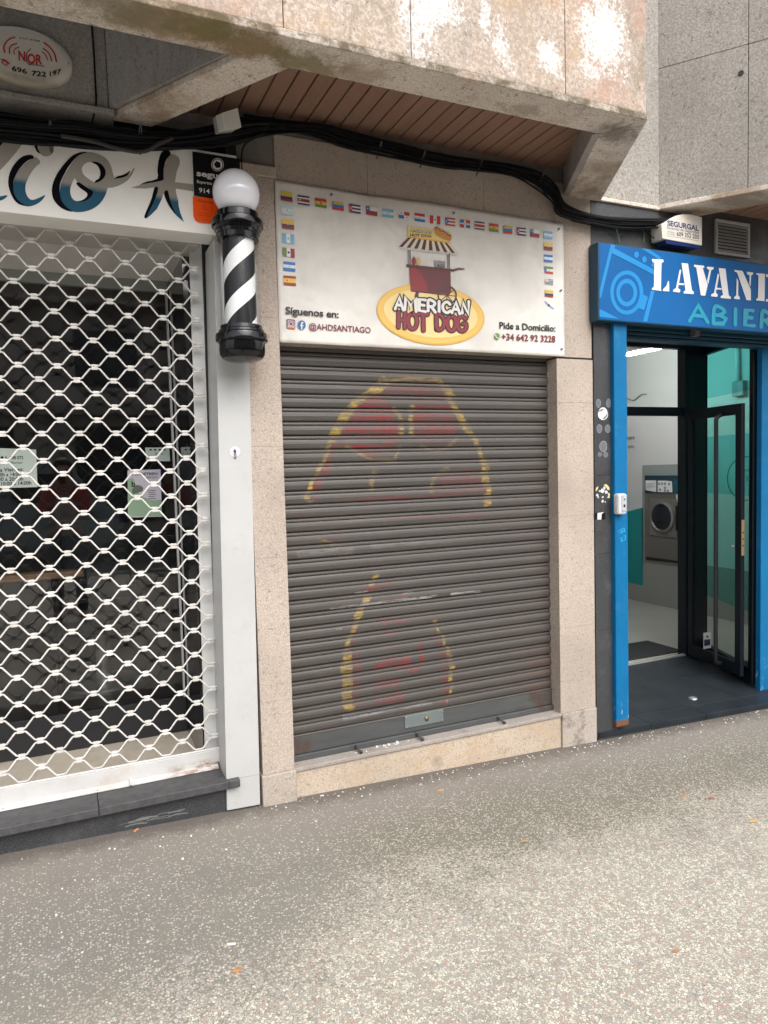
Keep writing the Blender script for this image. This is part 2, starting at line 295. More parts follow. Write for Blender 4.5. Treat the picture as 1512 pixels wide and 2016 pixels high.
# ------------------------------------------------------------------ mesh helpers
class MB:
    def __init__(s): s.v = []; s.f = []; s.mi = []; s.mats = []; s.cur = 0; s.sm = []; s.smooth = False
    def m(s, mt):
        if mt not in s.mats: s.mats.append(mt)
        s.cur = s.mats.index(mt); return s
    def face(s, pts):
        i = len(s.v); s.v += [tuple(p) for p in pts]; s.f.append(list(range(i, i+len(pts)))); s.mi.append(s.cur); s.sm.append(s.smooth)
    def add(s, vs, fs):
        i = len(s.v); s.v += [tuple(p) for p in vs]
        for f in fs: s.f.append([i+a for a in f]); s.mi.append(s.cur); s.sm.append(s.smooth)
    def box(s, x0, x1, y0, y1, z0, z1):
        v = [(x, y, z) for z in (z0, z1) for y in (y0, y1) for x in (x0, x1)]
        s.add(v, [(0, 2, 3, 1), (4, 5, 7, 6), (0, 1, 5, 4), (2, 6, 7, 3), (0, 4, 6, 2), (1, 3, 7, 5)]); return s
    def loft(s, a, b, cap=True):
        n = len(a); s.add(list(a)+list(b), [(i, (i+1) % n, n+(i+1) % n, n+i) for i in range(n)]+([tuple(range(n))[::-1], tuple(range(n, 2*n))] if cap else [])); return s
    def slab(s, pts, dy):       # outline in world points, pushed along +Y by dy
        a = [Vector(p) for p in pts]; return s.loft([p+Vector((0, dy, 0)) for p in a], a)
    def pslab(s, px, Y, dy): return s.slab([at(x, y, Y) for x, y in px], dy)
    def poly(s, px, Y): s.face([at(x, y, Y) for x, y in px]); return s
    def tube(s, pts, r, n=6, closed=False, cap=True, rs=None):
        pts = [Vector(p) for p in pts]; k = len(pts); rings = []
        prev = None
        for i, p in enumerate(pts):
            a = pts[(i-1) % k] if (closed or i > 0) else p; b = pts[(i+1) % k] if (closed or i < k-1) else p
            t = (b-a).normalized()
            if prev is None: u = t.orthogonal().normalized()
            else: u = (prev-t*prev.dot(t)).normalized()
            prev = u; w_ = t.cross(u); rr = rs[i] if rs else r
            rings.append([p+(u*math.cos(2*math.pi*j/n)+w_*math.sin(2*math.pi*j/n))*rr for j in range(n)])
        vs = [q for rg in rings for q in rg]; fs = []
        for i in range(k if closed else k-1):
            i2 = (i+1) % k
            for j in range(n): fs.append((i*n+j, i*n+(j+1) % n, i2*n+(j+1) % n, i2*n+j))
        if cap and not closed: fs += [tuple(range(n))[::-1], tuple(range((k-1)*n, k*n))]
        s.add(vs, fs); return s
    def lathe(s, cx, cy, prof, n=48, a0=0):   # prof = [(r,z)]
        vs = []; fs = []
        for r, z in prof:
            for j in range(n): a = 2*math.pi*j/n; vs.append((cx+r*math.cos(a), cy+r*math.sin(a), z))
        for i in range(len(prof)-1):
            for j in range(n): fs.append((i*n+j, i*n+(j+1) % n, (i+1)*n+(j+1) % n, (i+1)*n+j))
        s.add(vs, fs); return s
    def build(s, name, mt=None, parent=None, bevel=0, recalc=True, **tags):
        me = bpy.data.meshes.new(name); me.from_pydata(s.v, [], s.f)
        if mt is not None and not s.mats: s.mats = [mt]
        for q in s.mats: me.materials.append(q)
        for p, i, sm in zip(me.polygons, s.mi, s.sm): p.material_index = i; p.use_smooth = sm
        if recalc:
            bm = bmesh.new(); bm.from_mesh(me); bmesh.ops.recalc_face_normals(bm, faces=bm.faces); bm.to_mesh(me); bm.free()
        o = bpy.data.objects.new(name, me); C.objects.link(o)
        if parent: o.parent = parent; o.matrix_parent_inverse = parent.matrix_world.inverted()
        if s.smooth and name in ('top_collar', 'bottom_cup', 'base', 'door_ring'):
            e_ = o.modifiers.new('edges', 'EDGE_SPLIT'); e_.split_angle = R(28)
        if bevel:
            b = o.modifiers.new('bevel', 'BEVEL'); b.width = bevel; b.segments = 2; b.limit_method = 'ANGLE'
        tag(o, **tags); return o
def tag(o, label=None, cat=None, group=None, kind=None):
    if label: o['label'] = label
    if cat: o['category'] = cat
    if group: o['group'] = group
    if kind: o['kind'] = kind
    return o
def thing(name, label, cat, loc=(0, 0, 0), group=None):
    o = bpy.data.objects.new(name, None); o.empty_display_size = .1; C.objects.link(o); o.location = loc
    o.matrix_world = Matrix.Translation(loc); return tag(o, label, cat, group)
def smoothp(pts, n=5, closed=True):
    out = []; k = len(pts)
    for i in range(k if closed else k-1):
        p0, p1, p2, p3 = [pts[(i+d) % k] if closed else pts[min(max(i+d, 0), k-1)] for d in (-1, 0, 1, 2)]
        for j in range(n):
            t = j/n
            out.append(tuple(.5*((2*b)+(-a+c)*t+(2*a-5*b+4*c-d)*t*t+(-a+3*b-3*c+d)*t**3) for a, b, c, d in zip(p0, p1, p2, p3)))
    if not closed: out.append(tuple(pts[-1]))
    return out
def ribbon(mb, pts, wd, f, round_=True):
    """2-D stroke of width wd, f maps 2-D to world"""
    P = [Vector(p).to_2d() for p in pts]; k = len(P); L = []; Rr = []
    for i in range(k):
        a = P[max(i-1, 0)]; b = P[min(i+1, k-1)]; t = (b-a)
        if t.length < 1e-9: t = Vector((1, 0))
        t.normalize(); nrm = Vector((-t.y, t.x))
        if 0 < i < k-1:
            s1 = (P[i]-P[i-1]).normalized(); c = max(.6, abs(nrm.dot(Vector((-s1.y, s1.x))))); h = wd/2/c
        else: h = wd/2
        L.append(P[i]+nrm*h); Rr.append(P[i]-nrm*h)
    out = list(L)
    if round_:
        t = (P[-1]-P[-2]).normalized(); a0 = math.atan2(t.y, t.x)
        out += [P[-1]+Vector((math.cos(a0+a), math.sin(a0+a)))*wd/2 for a in (R(55), R(20), R(-20), R(-55))]
    out += Rr[::-1]
    if round_:
        t = (P[0]-P[1]).normalized(); a0 = math.atan2(t.y, t.x)
        out += [P[0]+Vector((math.cos(a0+a), math.sin(a0+a)))*wd/2 for a in (R(55), R(20), R(-20), R(-55))]
    # as quads for the body, fan for caps
    for i in range(k-1): mb.face([f(q)-Vector((0, 2e-5*i, 0)) for q in (L[i], L[i+1], Rr[i+1], Rr[i])])
    if round_:
        e = out[k:k+4]; mb.face([f(q) for q in [L[-1]]+e+[Rr[-1]]])
        e = out[2*k+4:2*k+8]; mb.face([f(q) for q in [Rr[0]]+e+[L[0]]])
_tc = {}
def glyphs(s, off=0, shear=0, sp=1.0):
    key = (s, off, shear, sp)
    if key in _tc: return _tc[key]
    cu = bpy.data.curves.new('t', 'FONT'); cu.body = s; cu.size = 1; cu.offset = off; cu.shear = shear; cu.space_character = sp; cu.resolution_u = 3
    o = bpy.data.objects.new('t', cu); C.objects.link(o); bpy.context.view_layer.update()
    dg = bpy.context.evaluated_depsgraph_get(); me = o.evaluated_get(dg).to_mesh()
    v = [tuple(q.co) for q in me.vertices]; f = [list(p.vertices) for p in me.polygons]
    o.evaluated_get(dg).to_mesh_clear(); bpy.data.objects.remove(o); bpy.data.curves.remove(cu)
    _tc[key] = (v, f); return _tc[key]
CAPH = None
def text(mb, s, p0, p1, hpx, Y=D, off=0.0, shear=0, plane=None, sp=1.0):
    """set a line of writing: baseline from pixel p0 to p1 on plane Y, capitals hpx photo-pixels high"""
    global CAPH
    if CAPH is None: CAPH = max(q[1] for q in glyphs('H')[0])
    v, f = glyphs(s, off, shear, sp)
    if not v: return
    x0 = min(q[0] for q in v); x1 = max(q[0] for q in v)
    g = plane or (lambda x, y: at(x, y, Y))
    A = g(*p0); U = (g(*p1)-A)/(x1-x0); V = (g(p0[0]-hpx*.02, p0[1]-hpx)-A)/CAPH
    mb.add([A+U*(q[0]-x0)+V*q[1] for q in v], f)
STROKE = {'A': [[(0, 0), (.5, 1), (1, 0)], [(.2, .36), (.8, .36)]], 'M': [[(0, 0), (.08, 1), (.5, .35), (.92, 1), (1, 0)]], 'E': [[(.9, 1), (.05, 1), (.05, 0), (.95, 0)], [(.05, .52), (.75, .52)]],
 'R': [[(.08, 0), (.08, 1), (.6, 1), (.9, .78), (.6, .48), (.1, .45)], [(.45, .46), (.95, 0)]], 'I': [[(.5, 0), (.5, 1)]], 'C': [[(.92, .8), (.6, 1), (.2, .85), (.03, .5), (.2, .12), (.6, 0), (.95, .2)]],
 'N': [[(.05, 0), (.08, 1), (.9, 0), (.95, 1)]], 'H': [[(.05, 0), (.08, 1)], [(.92, 0), (.95, 1)], [(.06, .5), (.93, .5)]], 'O': [[(.5, 1), (.12, .8), (.03, .45), (.2, .1), (.5, 0), (.82, .12), (.97, .5), (.85, .85), (.5, 1)]],
 'T': [[(0, .98), (1, 1)], [(.5, 1), (.55, -.05)]], 'D': [[(.08, 0), (.05, 1), (.5, .98), (.95, .7), (.9, .25), (.45, 0), (.08, 0)]], 'G': [[(.92, .85), (.5, 1), (.12, .8), (.03, .4), (.25, .05), (.65, 0), (.95, .2), (.93, .5), (.6, .48)]],
 'B': [[(.1, 0), (.1, 1), (.6, 1), (.85, .78), (.5, .55), (.12, .53)], [(.5, .55), (.95, .35), (.75, .03), (.1, 0)]]}
def brush(mb, ch, quad, wd, Y):
    """one brushed letter inside a pixel quad (bl, br, tr, tl)"""
    bl, br, tr, tl = [Vector(q) for q in quad]
    f = lambda q: at(q.x, q.y, Y)
    for k_, st in enumerate(STROKE[ch]):
        pts = [tuple(bl*(1-u)*(1-v)+br*u*(1-v)+tr*u*v+tl*(1-u)*v) for u, v in st]
        if ch in 'OCGD' or len(pts) > 4 and ch in 'RB': pts = smoothp(pts, 4, False)
        ribbon(mb, pts, wd, lambda q, k=k_: at(q.x, q.y, Y-.0004*k))

# ================================================================== THE SETTING
def ground():
    mb = MB(); xs = [-30, -6, -2, 0, 2, 4, 6, 10, 40]; ys = [-4.2, -1, 1, 2, 2.8, 3.5]
    for i in range(len(xs)-1):
        for j in range(len(ys)-1):
            mb.face([(xs[a], ys[b], gz(xs[a])+(-.004*(3.2-ys[b]))) for a, b in ((i, j), (i+1, j), (i+1, j+1), (i, j+1))])
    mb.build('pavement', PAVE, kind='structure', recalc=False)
    mb = MB(); mb.box(-30, 40, -4.35, -4.2, -1.6, 0.0)
    k = mb.build('kerb', mat('kerb_stone', (.32, .31, .3), .8, var=.2), kind='structure')
    ROAD = mat('asphalt', (.05, .05, .052), .8, var=.3, bump=.4); mb = MB()
    mb.face([(-60, -11, -.2), (60, -11, -.2), (60, -4.35, -.2), (-60, -4.35, -.2)]); mb.build('road', ROAD, kind='structure', recalc=False)
    mb = MB(); mb.box(-60, 60, -13.6, -11, -.4, -.08); mb.build('far_pavement', mat('far_paving', (.3, .28, .26), .8, var=.2), kind='structure')
    mb = MB(); mb.face([(-150, -150, -.45), (150, -150, -.45), (150, 150, -.45), (-150, 150, -.45)]); mb.build('terrain', mat('earth', (.1, .09, .08), .9), kind='structure', recalc=False)
ground()

# ================================================================== THE BUILDING
bld = thing('apartment_building', 'granite clad building with angular stone overhang above the shopfronts', 'building', (0, 4, 0))
ZU = 3.0
def overhang():
    yF = 2.377
    A = Vector((2.359, yF)); B = Vector((2.833, 3.20)); Cc = Vector((3.245, 3.20)); Dd = Vector((3.587, 2.743))
    dirR = (Dd-Cc).normalized(); E_ = Cc+dirR*2.2
    # long front beam face as separate stone panels
    xs = [-3.2, -1.6, .20, .755, 1.235, 1.93, 2.359]
    mb = MB()
    for a, b in zip(xs[:-1], xs[1:]): mb.box(a+.0015, b-.0015, yF+.006, yF+.06, ZU+.03, 5.6)
    o = mb.build('front_panels', PINK, bld, bevel=.003)
    mb = MB(); mb.box(-3.2, 2.352, yF+.05, yF+.12, ZU+.04, 5.6); mb.build('panel_backing', MBLK, bld)
    # underside ring: front strip, left branch, right branch (bottom at ZU)
    strip = [(-3.2, yF), (2.359, yF), (2.254, 2.555), (-3.2, 2.555)]
    rb = [(2.3595, yF+.001), (2.833, 3.217), (2.666, 3.32), (2.254, 2.556)]
    lb = [(.645, 2.556), (.825, 2.556), (.42, 3.19), (.25, 3.19)]
    for nm, pl, mt in (('front_soffit_beam', strip, UNDER), ('return_soffit_beam', rb, UNDER), ('branch_soffit_beam', lb, UNDER)):
        mb = MB(); mb.loft([(x, y, ZU) for x, y in pl], [(x, y, ZU+.028) for x, y in pl]); mb.build(nm, mt, bld, bevel=.004)
    # right side wall above return beam
    mb = MB()
    def wall2(mb, P, Q, th, z0, z1):
        P = Vector(P); Q = Vector(Q); d = (Q-P).normalized(); n = Vector((-d.y, d.x))*th
        a = [(P.x, P.y, z0), (Q.x, Q.y, z0), (Q.x+n.x, Q.y+n.y, z0), (P.x+n.x, P.y+n.y, z0)]
        mb.loft(a, [(x, y, z1) for x, y, z in a])
    wall2(mb, (2.35, yF+.06), (2.82, 3.205), .05, ZU+.029, 5.6); mb.build('return_panels', GREYG, bld, bevel=.003)
    # reveal above the return beam's inner edge, seen against the boards
    mb = MB(); wall2(mb, (2.2535, 2.5575), (2.664, 3.319), .03, ZU+.001, ZU+.17); mb.build('soffit_reveal', GREYD, bld)
    mb = MB(); wall2(mb, (.42, 3.19), (.825, 2.557), -.03, ZU+.0285, ZU+.17); mb.build('soffit_reveal', GREYD, bld)
    mb = MB(); mb.box(.84, 2.25, 2.52, 2.554, ZU+.0285, ZU+.17); mb.build('soffit_upstand', GREYD, bld)
    # boards
    mb = MB(); x = .40
    def ylo(x): return max(2.53, 2.50+(.825-x)*1.565, 2.50+(x-2.254)*1.854)
    while x < 2.72:
        a = max(x+.002, .30); b = x+.074; ya, yb = ylo(a), ylo(b)
        mb.loft([(a, ya, ZU+.14), (b, yb, ZU+.14), (b, 3.4, ZU+.14), (a, 3.4, ZU+.14)], [(a, ya, ZU+.158), (b, yb, ZU+.158), (b, 3.4, ZU+.158), (a, 3.4, ZU+.158)])
        x += .0785
    mb.build('board_soffit', BOARDS, bld, bevel=.003)
    mb = MB(); mb.face([(.86, 2.45, ZU+.1595), (2.25, 2.45, ZU+.1595), (2.76, 3.4, ZU+.1595), (.30, 3.4, ZU+.1595)]); mb.build('soffit_backing', MBLK, bld, recalc=False)
    # left bay wall: flat part and angled return rising above the branch beam
    mb = MB()
    mb.box(-3.2, .249, 3.15, 3.24, ZU+.02, 4.2); wall2(mb, (.2495, 3.151), (.645, 2.545), .05, ZU+.029, 4.2)
    mb.build('bay_wall', GREYD, bld, bevel=.003)
    mb = MB(); mb.box(-3.2, .27, 3.125, 3.26, ZU-.005, ZU+.0185); mb.build('bay_lip', GREYD, bld, bevel=.004)
    # right side: valley panel, then the face turning out to the street
    def pan(mb, P, Q, th, z0, z1): wall2(mb, P, Q, th, z0, z1)
    mb = MB(); pan(mb, (2.60, 3.185), (3.262, 3.185), .05, ZU+.02, 5.6); mb.build('valley_panel', GREYG, bld, bevel=.003)
    zj = atz(1400, 108, 3).z
    mb = MB(); cuts = [0, .245, .0]
    # vertical joints found on the angled face
    L = [0]
    for px in (1468, ):
        # intersect the pixel ray with the angled plane
        d = ray(px, 240); n = Vector((-dirR.y, dirR.x)); tt = (n.x*Cc.x+n.y*(Cc.y-.015))/(n.x*d.x+n.y*d.y); p = EYE+d*tt; L.append((Vector((p.x, p.y))-Cc).length)
    L.append(L[-1]+.66); L.append(2.2)
    d = ray(1400, 107); n = Vector((-dirR.y, dirR.x)); tt = (n.x*Cc.x+n.y*(Cc.y-.015))/(n.x*d.x+n.y*d.y); zj = (EYE+d*tt).z
    Cx = Cc+Vector((0, -.015))
    for a, b in zip(L[:-1], L[1:]):
        P = Cx+dirR*(a+.0015); Q = Cx+dirR*(b-.0015)
        pan(mb, P, Q, .05, ZU+.03, zj-.0015); pan(mb, P, Q, .05, zj+.0015, 5.6)
    mb.build('angled_panels', GREYG, bld, bevel=.002)
    mb = MB(); n2 = Vector((-dirR.y, dirR.x))
    pan(mb, Cx+n2*.03, Cx+n2*.03+dirR*2.2, .06, ZU+.04, 5.6); mb.build('panel_backing', MBLK, bld)
    # lips and underside of the right bay
    mb = MB()
    q = Cx-n2*.012
    u = [(q.x-.002, q.y), tuple(q+dirR*2.2), tuple(q+dirR*2.2+n2*.2), (q.x+n2.x*.2+.05, q.y+.16)]
    mb.loft([(x, y, ZU) for x, y in u], [(x, y, ZU+.028) for x, y in u])
    mb.loft([(2.64, 3.172, ZU-.004), (3.243, 3.172, ZU-.004), (3.36, 3.40, ZU-.004), (2.64, 3.40, ZU-.004)], [(2.64, 3.172, ZU+.0185), (3.243, 3.172, ZU+.0185), (3.36, 3.40, ZU+.0185), (2.64, 3.40, ZU+.0185)])
    mb.build('side_soffit_beam', UNDER, bld, bevel=.004)
    mb = MB(); x = 3.40
    def yl(x): return Cx.y+n2.y*.12+dirR.y*(x-Cx.x-n2.x*.12)/dirR.x
    while x < 4.7:
        a, b = x+.002, x+.074; ya, yb = yl(a), yl(b); h = [(a, ya), (b, yb), (b, 3.3), (a, 3.3)]
        mb.loft([(p, q, ZU+.052) for p, q in h], [(p, q, ZU+.07) for p, q in h]); x += .0785
    mb.build('board_soffit', BOARDS, bld)
    mb = MB(); mb.tube([(0, 0, 0), (.0, .03, 0)], .02, 12); 
    # weep hole in the angled panel
    d = ray(1459, 144); tt = (n2.x*Cx.x+n2.y*Cx.y)/(n2.x*d.x+n2.y*d.y); p = EYE+d*tt; a = Vector((n2.x, n2.y, 0))
    mb = MB(); mb.tube([p-a*.004, p+a*.01], .014, 14); mb.build('weep_hole', MBLK, bld)
    # upper mass that closes the building above
    mb = MB(); mb.box(.72, 2.25, 2.5, 3.6, 4.25, 5.6); mb.box(-3.2, 6, 3.30, 3.7, 3.1, 5.6); mb.build('upper_floor', GREYD, bld)
overhang()

def stone_front():
    zt = 3.06
    # wall above the opening, as blocks with hairline joints
    mb = MB(); xs = [.945, 1.40, 2.05, 2.497, 2.745]
    for i, (a, b) in enumerate(zip(xs[:-1], xs[1:])):
        mb.box(a+.0008, b-.0008, D+.004, D+.3, 2.13 if i < 3 else 2.13, zt)
    mb.build('lintel_wall', BEIGE, bld, bevel=.0015)
    # right pier in courses
    mb = MB(); cz = [-.02, .135, .62, 1.25, 1.88, 2.12]
    P = lambda z: z
    for a, b in zip(cz[1:-1], cz[2:]): mb.box(2.498, 2.7465, D, D+.30, a+.0003, b-.0003)
    mb.build('pier_block', BEIGE, bld, bevel=.001)
    mb = MB(); mb.box(2.504, 2.7495, D-.008, D+.30, -.1, .134); mb.build('pier_base', BASEST, bld, bevel=.004)
    # left pilaster
    mb = MB(); cz = [.14, .48, 1.15, 1.66, 2.24, 2.855]
    for a, b in zip(cz[:-1], cz[1:]): mb.box(.782, .9345, D-.01, D+.28, a+.0003, b-.0003)
    mb.build('pilaster_block', BEIGE, bld, bevel=.001)
    mb = MB(); mb.box(.780, .946, D-.022, D+.28, 2.8558, 2.905); mb.build('pilaster_cap', BEIGE, bld, bevel=.006)
    mb = MB(); mb.box(.7745, .938, D-.024, D+.28, -.1, .139); mb.build('pilaster_base', BASEST, bld, bevel=.005)
    mb = MB(); mb.box(.775, 2.75, D+.012, D+.2, 2.90, 3.2); mb.build('wall_head', mat('stained_render', (.16, .145, .13), .9, var=.3), bld)
    # threshold of the shutter
    mb = MB(); mb.box(.9385, 2.5035, D+.006, D+.3, -.2, .118); mb.build('threshold_riser', SILLST, bld, bevel=.003)
    mb = MB(); mb.box(.936, 2.5035, D-.004, D+.3, .1185, .139); mb.build('threshold_tread', TREAD, bld, bevel=.004)
    # black cladding of the laundry
    mb = MB(); cz = [-.05, .58, 1.02, 1.47, 2.35]
    for a, b in zip(cz[:-1], cz[1:]): mb.box(2.7515, 2.905, D-.004, D+.1, a+.0007, b-.0007)
    mb.box(2.747, 7, D+.004, D+.09, 2.351, 3.05)
    mb.build('black_cladding', BLACKG, bld, bevel=.0015)
    mb = MB(); mb.box(-3.2, .7735, D+.2, D+.3, 2.87, 3.1); mb.build('wall_head', MBLK, bld)
stone_front()

# ================================================================== BARBER SHOPFRONT
bs = thing('barber_shopfront', 'white framed barber shopfront with dark recessed display window', 'shopfront', (0, D, .15))
def barber():
    Yf = D-.012
    px0 = at(-400, 368, Yf)
    # fascia board and frame from their corners
    mb = MB(); mb.slab([Vector((-2.2, Yf, 2.583)), at(424, 463, Yf), Vector((.77, Yf, 2.585)), Vector((.77, Yf, 2.93)), Vector((-2.2, Yf, 2.93))], .145)
    fas = mb.build('fascia_board', FASC, bs, bevel=.002)
    mb = MB(); mb.pslab([(421, 470), (485, 478), (512.5, 1584), (447, 1596)], Yf-.0, .21)
    pil = mb.build('frame_post', WHITEP, bs, bevel=.002)
    mb = MB(); mb.pslab([(421.5, 470), (425, 470), (449.5, 1536), (446, 1536)], Yf-.001, .002); 
    # hairline joints on the post
    mb = MB(); mb.tube([at(447, 1536.5, Yf-.0005), at(511, 1524, Yf-.0005)], .0008, 4); mb.build('post_joint', mat('joint_grey', (.3, .3, .3), .8), bs)
    mb = MB(); mb.tube([at(424, 463, Yf-.0005), at(484, 470, Yf-.0005)], .0008, 4); mb.build('post_joint', mat('joint_grey', (.3, .3, .3), .8), bs)
    # ledge and plinth
    mb = MB(); mb.box(-2.2, .072, D-.045, D+.2, .125, .160); mb.box(.074, .618, D-.045, D+.2, .125, .160); mb.box(.618, .668, D-.045, D-.0125, .125, .160)
    mb.build('stone_ledge', LEDGE, bs, bevel=.003)
    mb = MB(); mb.box(-2.2, .613, D+.004, D+.06, -.2, .124); mb.build('plinth', BLACKG, bs)
    mb = MB(); rs = random.Random(9)
    for k in range(9):
        x0 = 235+k*13+rs.uniform(-8, 8); y0 = 1627-k*3.2+rs.uniform(-5, 5); ribbon(mb, smoothp([(x0, y0), (x0+14, y0-4+rs.uniform(-1, 1)), (x0+30+rs.uniform(0, 20), y0-8)], 3, False), rs.uniform(.8, 3.0), lambda q, k=k: at(q.x, q.y, D+.0035-.0001*k))
    mb.build('scuff_marks', mat('scuff_grey', (.17, .175, .165), .8), bs, recalc=False)
    # recess: reveal, rail, ceiling, side wall, floor, glazing
    mb = MB(); mb.pslab([(372, 478), (397, 478), (430.5, 1512), (405, 1516)], D+.20, .015); mb.build('guide_rail', GREYFR, bs, bevel=.002)
    mb = MB(); mb.pslab([(397, 478), (400, 478), (433.5, 1512), (431, 1512)], D+.195, .004); mb.build('rail_slot', MBLK, bs)
    mb = MB(); mb.face([(-2.2, D+.133, 2.582), (.63, D+.133, 2.582), (.60, 3.42, 2.546), (-2.2, 3.42, 2.546)]); mb.build('head_lining', mat('grey_lining', (.42, .40, .38), .6), bs, recalc=False)
    mb = MB(); mb.box(-2.2, .60, 3.42, 3.95, 2.546, 2.56); mb.build('recess_ceiling', mat('ceiling_panel', (.66, .63, .61), .5, var=.04), bs)
    mb = MB(); mb.box(-2.2, .553, 3.885, 3.92, 2.49, 2.5455); mb.build('window_header', mat('green_grey_trim', (.28, .31, .29), .5), bs)
    mb = MB(); mb.box(.556, .60, 3.415, 3.96, .16, 2.545); mb.build('side_cladding', mat('polished_black', (.01, .01, .012), .06, coat=.6), bs)
    mb = MB(); mb.box(-2.2, .555, D+.201, 4.4, .10, .158); mb.build('recess_floor', mat('beige_terrazzo', (.42, .37, .30), .6, var=.12, bump=.1, dirt=(.2, .17, .14), ds=20, da=.5), bs)
    mb = MB(); mb.box(-2.2, .553, 3.885, 3.93, .1585, .345); mb.build('window_base', MBLK, bs)
    mb = MB(); mb.face([(-2.2, 3.90, .345), (.545, 3.90, .345), (.545, 3.90, 2.49), (-2.2, 3.90, 2.49)]); mb.build('window_pane', GLASS, bs, recalc=False)
    mb = MB(); mb.box(.541, .551, 3.885, 3.91, .346, 2.489); mb.build('glazing_joint', mat('silicone', (.5, .5, .5), .4), bs)
    mb = MB(); mb.box(-.40, -.385, 3.885, 3.915, .346, 2.489); mb.build('glazing_joint', MBLK, bs)
    # room behind
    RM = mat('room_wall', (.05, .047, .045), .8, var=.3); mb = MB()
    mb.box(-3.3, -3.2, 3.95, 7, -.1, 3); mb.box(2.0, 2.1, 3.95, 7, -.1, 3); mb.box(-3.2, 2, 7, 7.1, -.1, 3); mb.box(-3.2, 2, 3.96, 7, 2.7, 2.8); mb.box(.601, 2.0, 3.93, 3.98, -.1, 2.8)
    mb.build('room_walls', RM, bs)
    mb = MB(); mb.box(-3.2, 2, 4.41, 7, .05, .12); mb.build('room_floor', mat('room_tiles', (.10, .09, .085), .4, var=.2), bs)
barber()
def lettering():
    Y = D-.0128-.0002
    mb = MB(); f = lambda pts, yy=Y: mb.face([at(x, y, yy) for x, y in pts])
    z1 = lambda p: zp(0, 270, 6.048, p); z2 = lambda p: zp(230, 280, 8.894, p)
    mb.m(AIRB)
    f(smoothp(z1([(395, 245), (430, 240), (470, 275), (475, 310), (430, 350), (380, 410), (330, 500), (305, 570), (305, 650), (330, 710), (370, 745), (420, 740), (480, 715), (540, 690), (500, 750), (440, 795), (360, 822), (280, 810), (215, 770), (175, 700), (158, 620), (160, 550), (180, 480), (220, 400), (290, 320), (350, 275)]), 3))
    f([(z1([(550+92*math.cos(a), 142+88*math.sin(a))])[0]) for a in [i*math.pi/10 for i in range(20)]])
    f(z1([(-60, 480), (-60, 20), (80, 20), (300, 30), (270, 80), (200, 170), (100, 290), (0, 395)])); f(smoothp(z1([(-90, 690), (0, 705), (75, 690), (85, 705), (50, 735), (0, 755), (-80, 760)]), 3))
    f(smoothp(z1([(860, 885), (760, 830), (715, 740), (712, 640), (735, 520), (800, 400), (870, 290), (940, 220), (1000, 185), (1090, 180), (1190, 210), (1270, 260), (1320, 340), (1345, 430), (1370, 495), (1440, 485), (1512, 455), (1560, 415), (1592, 368), (1600, 380), (1570, 450), (1512, 520), (1430, 570), (1340, 600), (1285, 605), (1270, 650), (1240, 720), (1180, 800), (1090, 860), (980, 890)]), 3))
    f(z2([(940, 200), (1020, 220), (1080, 260), (1105, 320), (1095, 400), (1060, 480), (1035, 580), (1020, 700), (1335, 735), (1345, 860), (1030, 812), (1040, 900), (1075, 1020), (1080, 1100), (1110, 1230), (1175, 1400), (1050, 1290), (960, 1180), (880, 1010), (820, 890), (780, 1010), (700, 1170), (600, 1270), (520, 1335), (480, 1300), (560, 1130), (620, 980), (655, 790), (500, 812), (240, 800), (370, 760), (500, 720), (800, 670), (815, 560), (830, 420), (880, 290)]))
    Y2 = Y-.0006; mb.m(FASC)
    f(smoothp(z1([(975, 390), (990, 340), (1040, 300), (1100, 300), (1160, 340), (1190, 400), (1190, 460), (1160, 510), (1125, 535), (1060, 500), (1000, 450)]), 3), Y2)
    f(smoothp(z1([(890, 490), (920, 540), (980, 600), (1030, 660), (1040, 690), (1010, 730), (950, 760), (890, 755), (850, 710), (835, 640), (850, 570)]), 3), Y2)
    Y3 = Y-.0012; mb.m(mat('black_spray', (.004, .004, .007), .8, spec=.1))
    for p in ([(400, 235), (385, 215), (330, 212), (260, 235), (190, 300), (130, 390), (102, 480), (100, 570), (125, 660), (165, 740), (215, 790), (280, 815), (355, 824), (280, 800), (215, 750), (175, 690), (158, 620), (160, 540), (180, 470), (225, 385), (290, 310), (350, 268), (395, 255)],
              [(405, 65), (415, 120), (440, 175), (480, 195), (455, 150), (450, 100), (460, 60)],
              [(1040, 178), (960, 180), (870, 215), (780, 300), (690, 420), (640, 520), (618, 620), (630, 720), (680, 800), (760, 860), (865, 888), (800, 840), (735, 760), (710, 660), (720, 540), (770, 430), (830, 330), (900, 250), (960, 205)],
              [(1090, 297), (1150, 295), (1210, 325), (1250, 380), (1258, 430), (1240, 480), (1190, 525), (1130, 543), (1140, 515), (1180, 490), (1195, 440), (1185, 380), (1150, 330)],
              [(912, 545), (945, 540), (1020, 590), (1100, 640), (1105, 670), (1080, 710), (1010, 760), (900, 772), (960, 755), (1020, 730), (1040, 690), (1030, 660), (960, 610), (915, 565)],
              [(1365, 490), (1400, 465), (1460, 450), (1512, 425), (1545, 400), (1550, 410), (1510, 460), (1440, 485), (1370, 497)], [(-60, 10), (0, 5), (75, 10), (40, 60), (0, 105), (-40, 150)]):
        f(smoothp(z1(p), 3), Y3)
    for p in ([(870, 130), (930, 165), (940, 220), (880, 285), (840, 380), (820, 480), (815, 600), (800, 670), (500, 725), (400, 745), (520, 690), (710, 640), (710, 500), (730, 330), (765, 210), (810, 155)],
              [(660, 795), (720, 790), (710, 880), (640, 1060), (560, 1220), (510, 1330), (480, 1300), (540, 1150), (610, 980)], [(825, 890), (870, 840), (900, 870), (930, 1000), (980, 1150), (1045, 1280), (950, 1170), (870, 1030)]):
        f(smoothp(z2(p), 2), Y3)
    mb.build('painted_lettering', None, bs, recalc=False)
lettering()

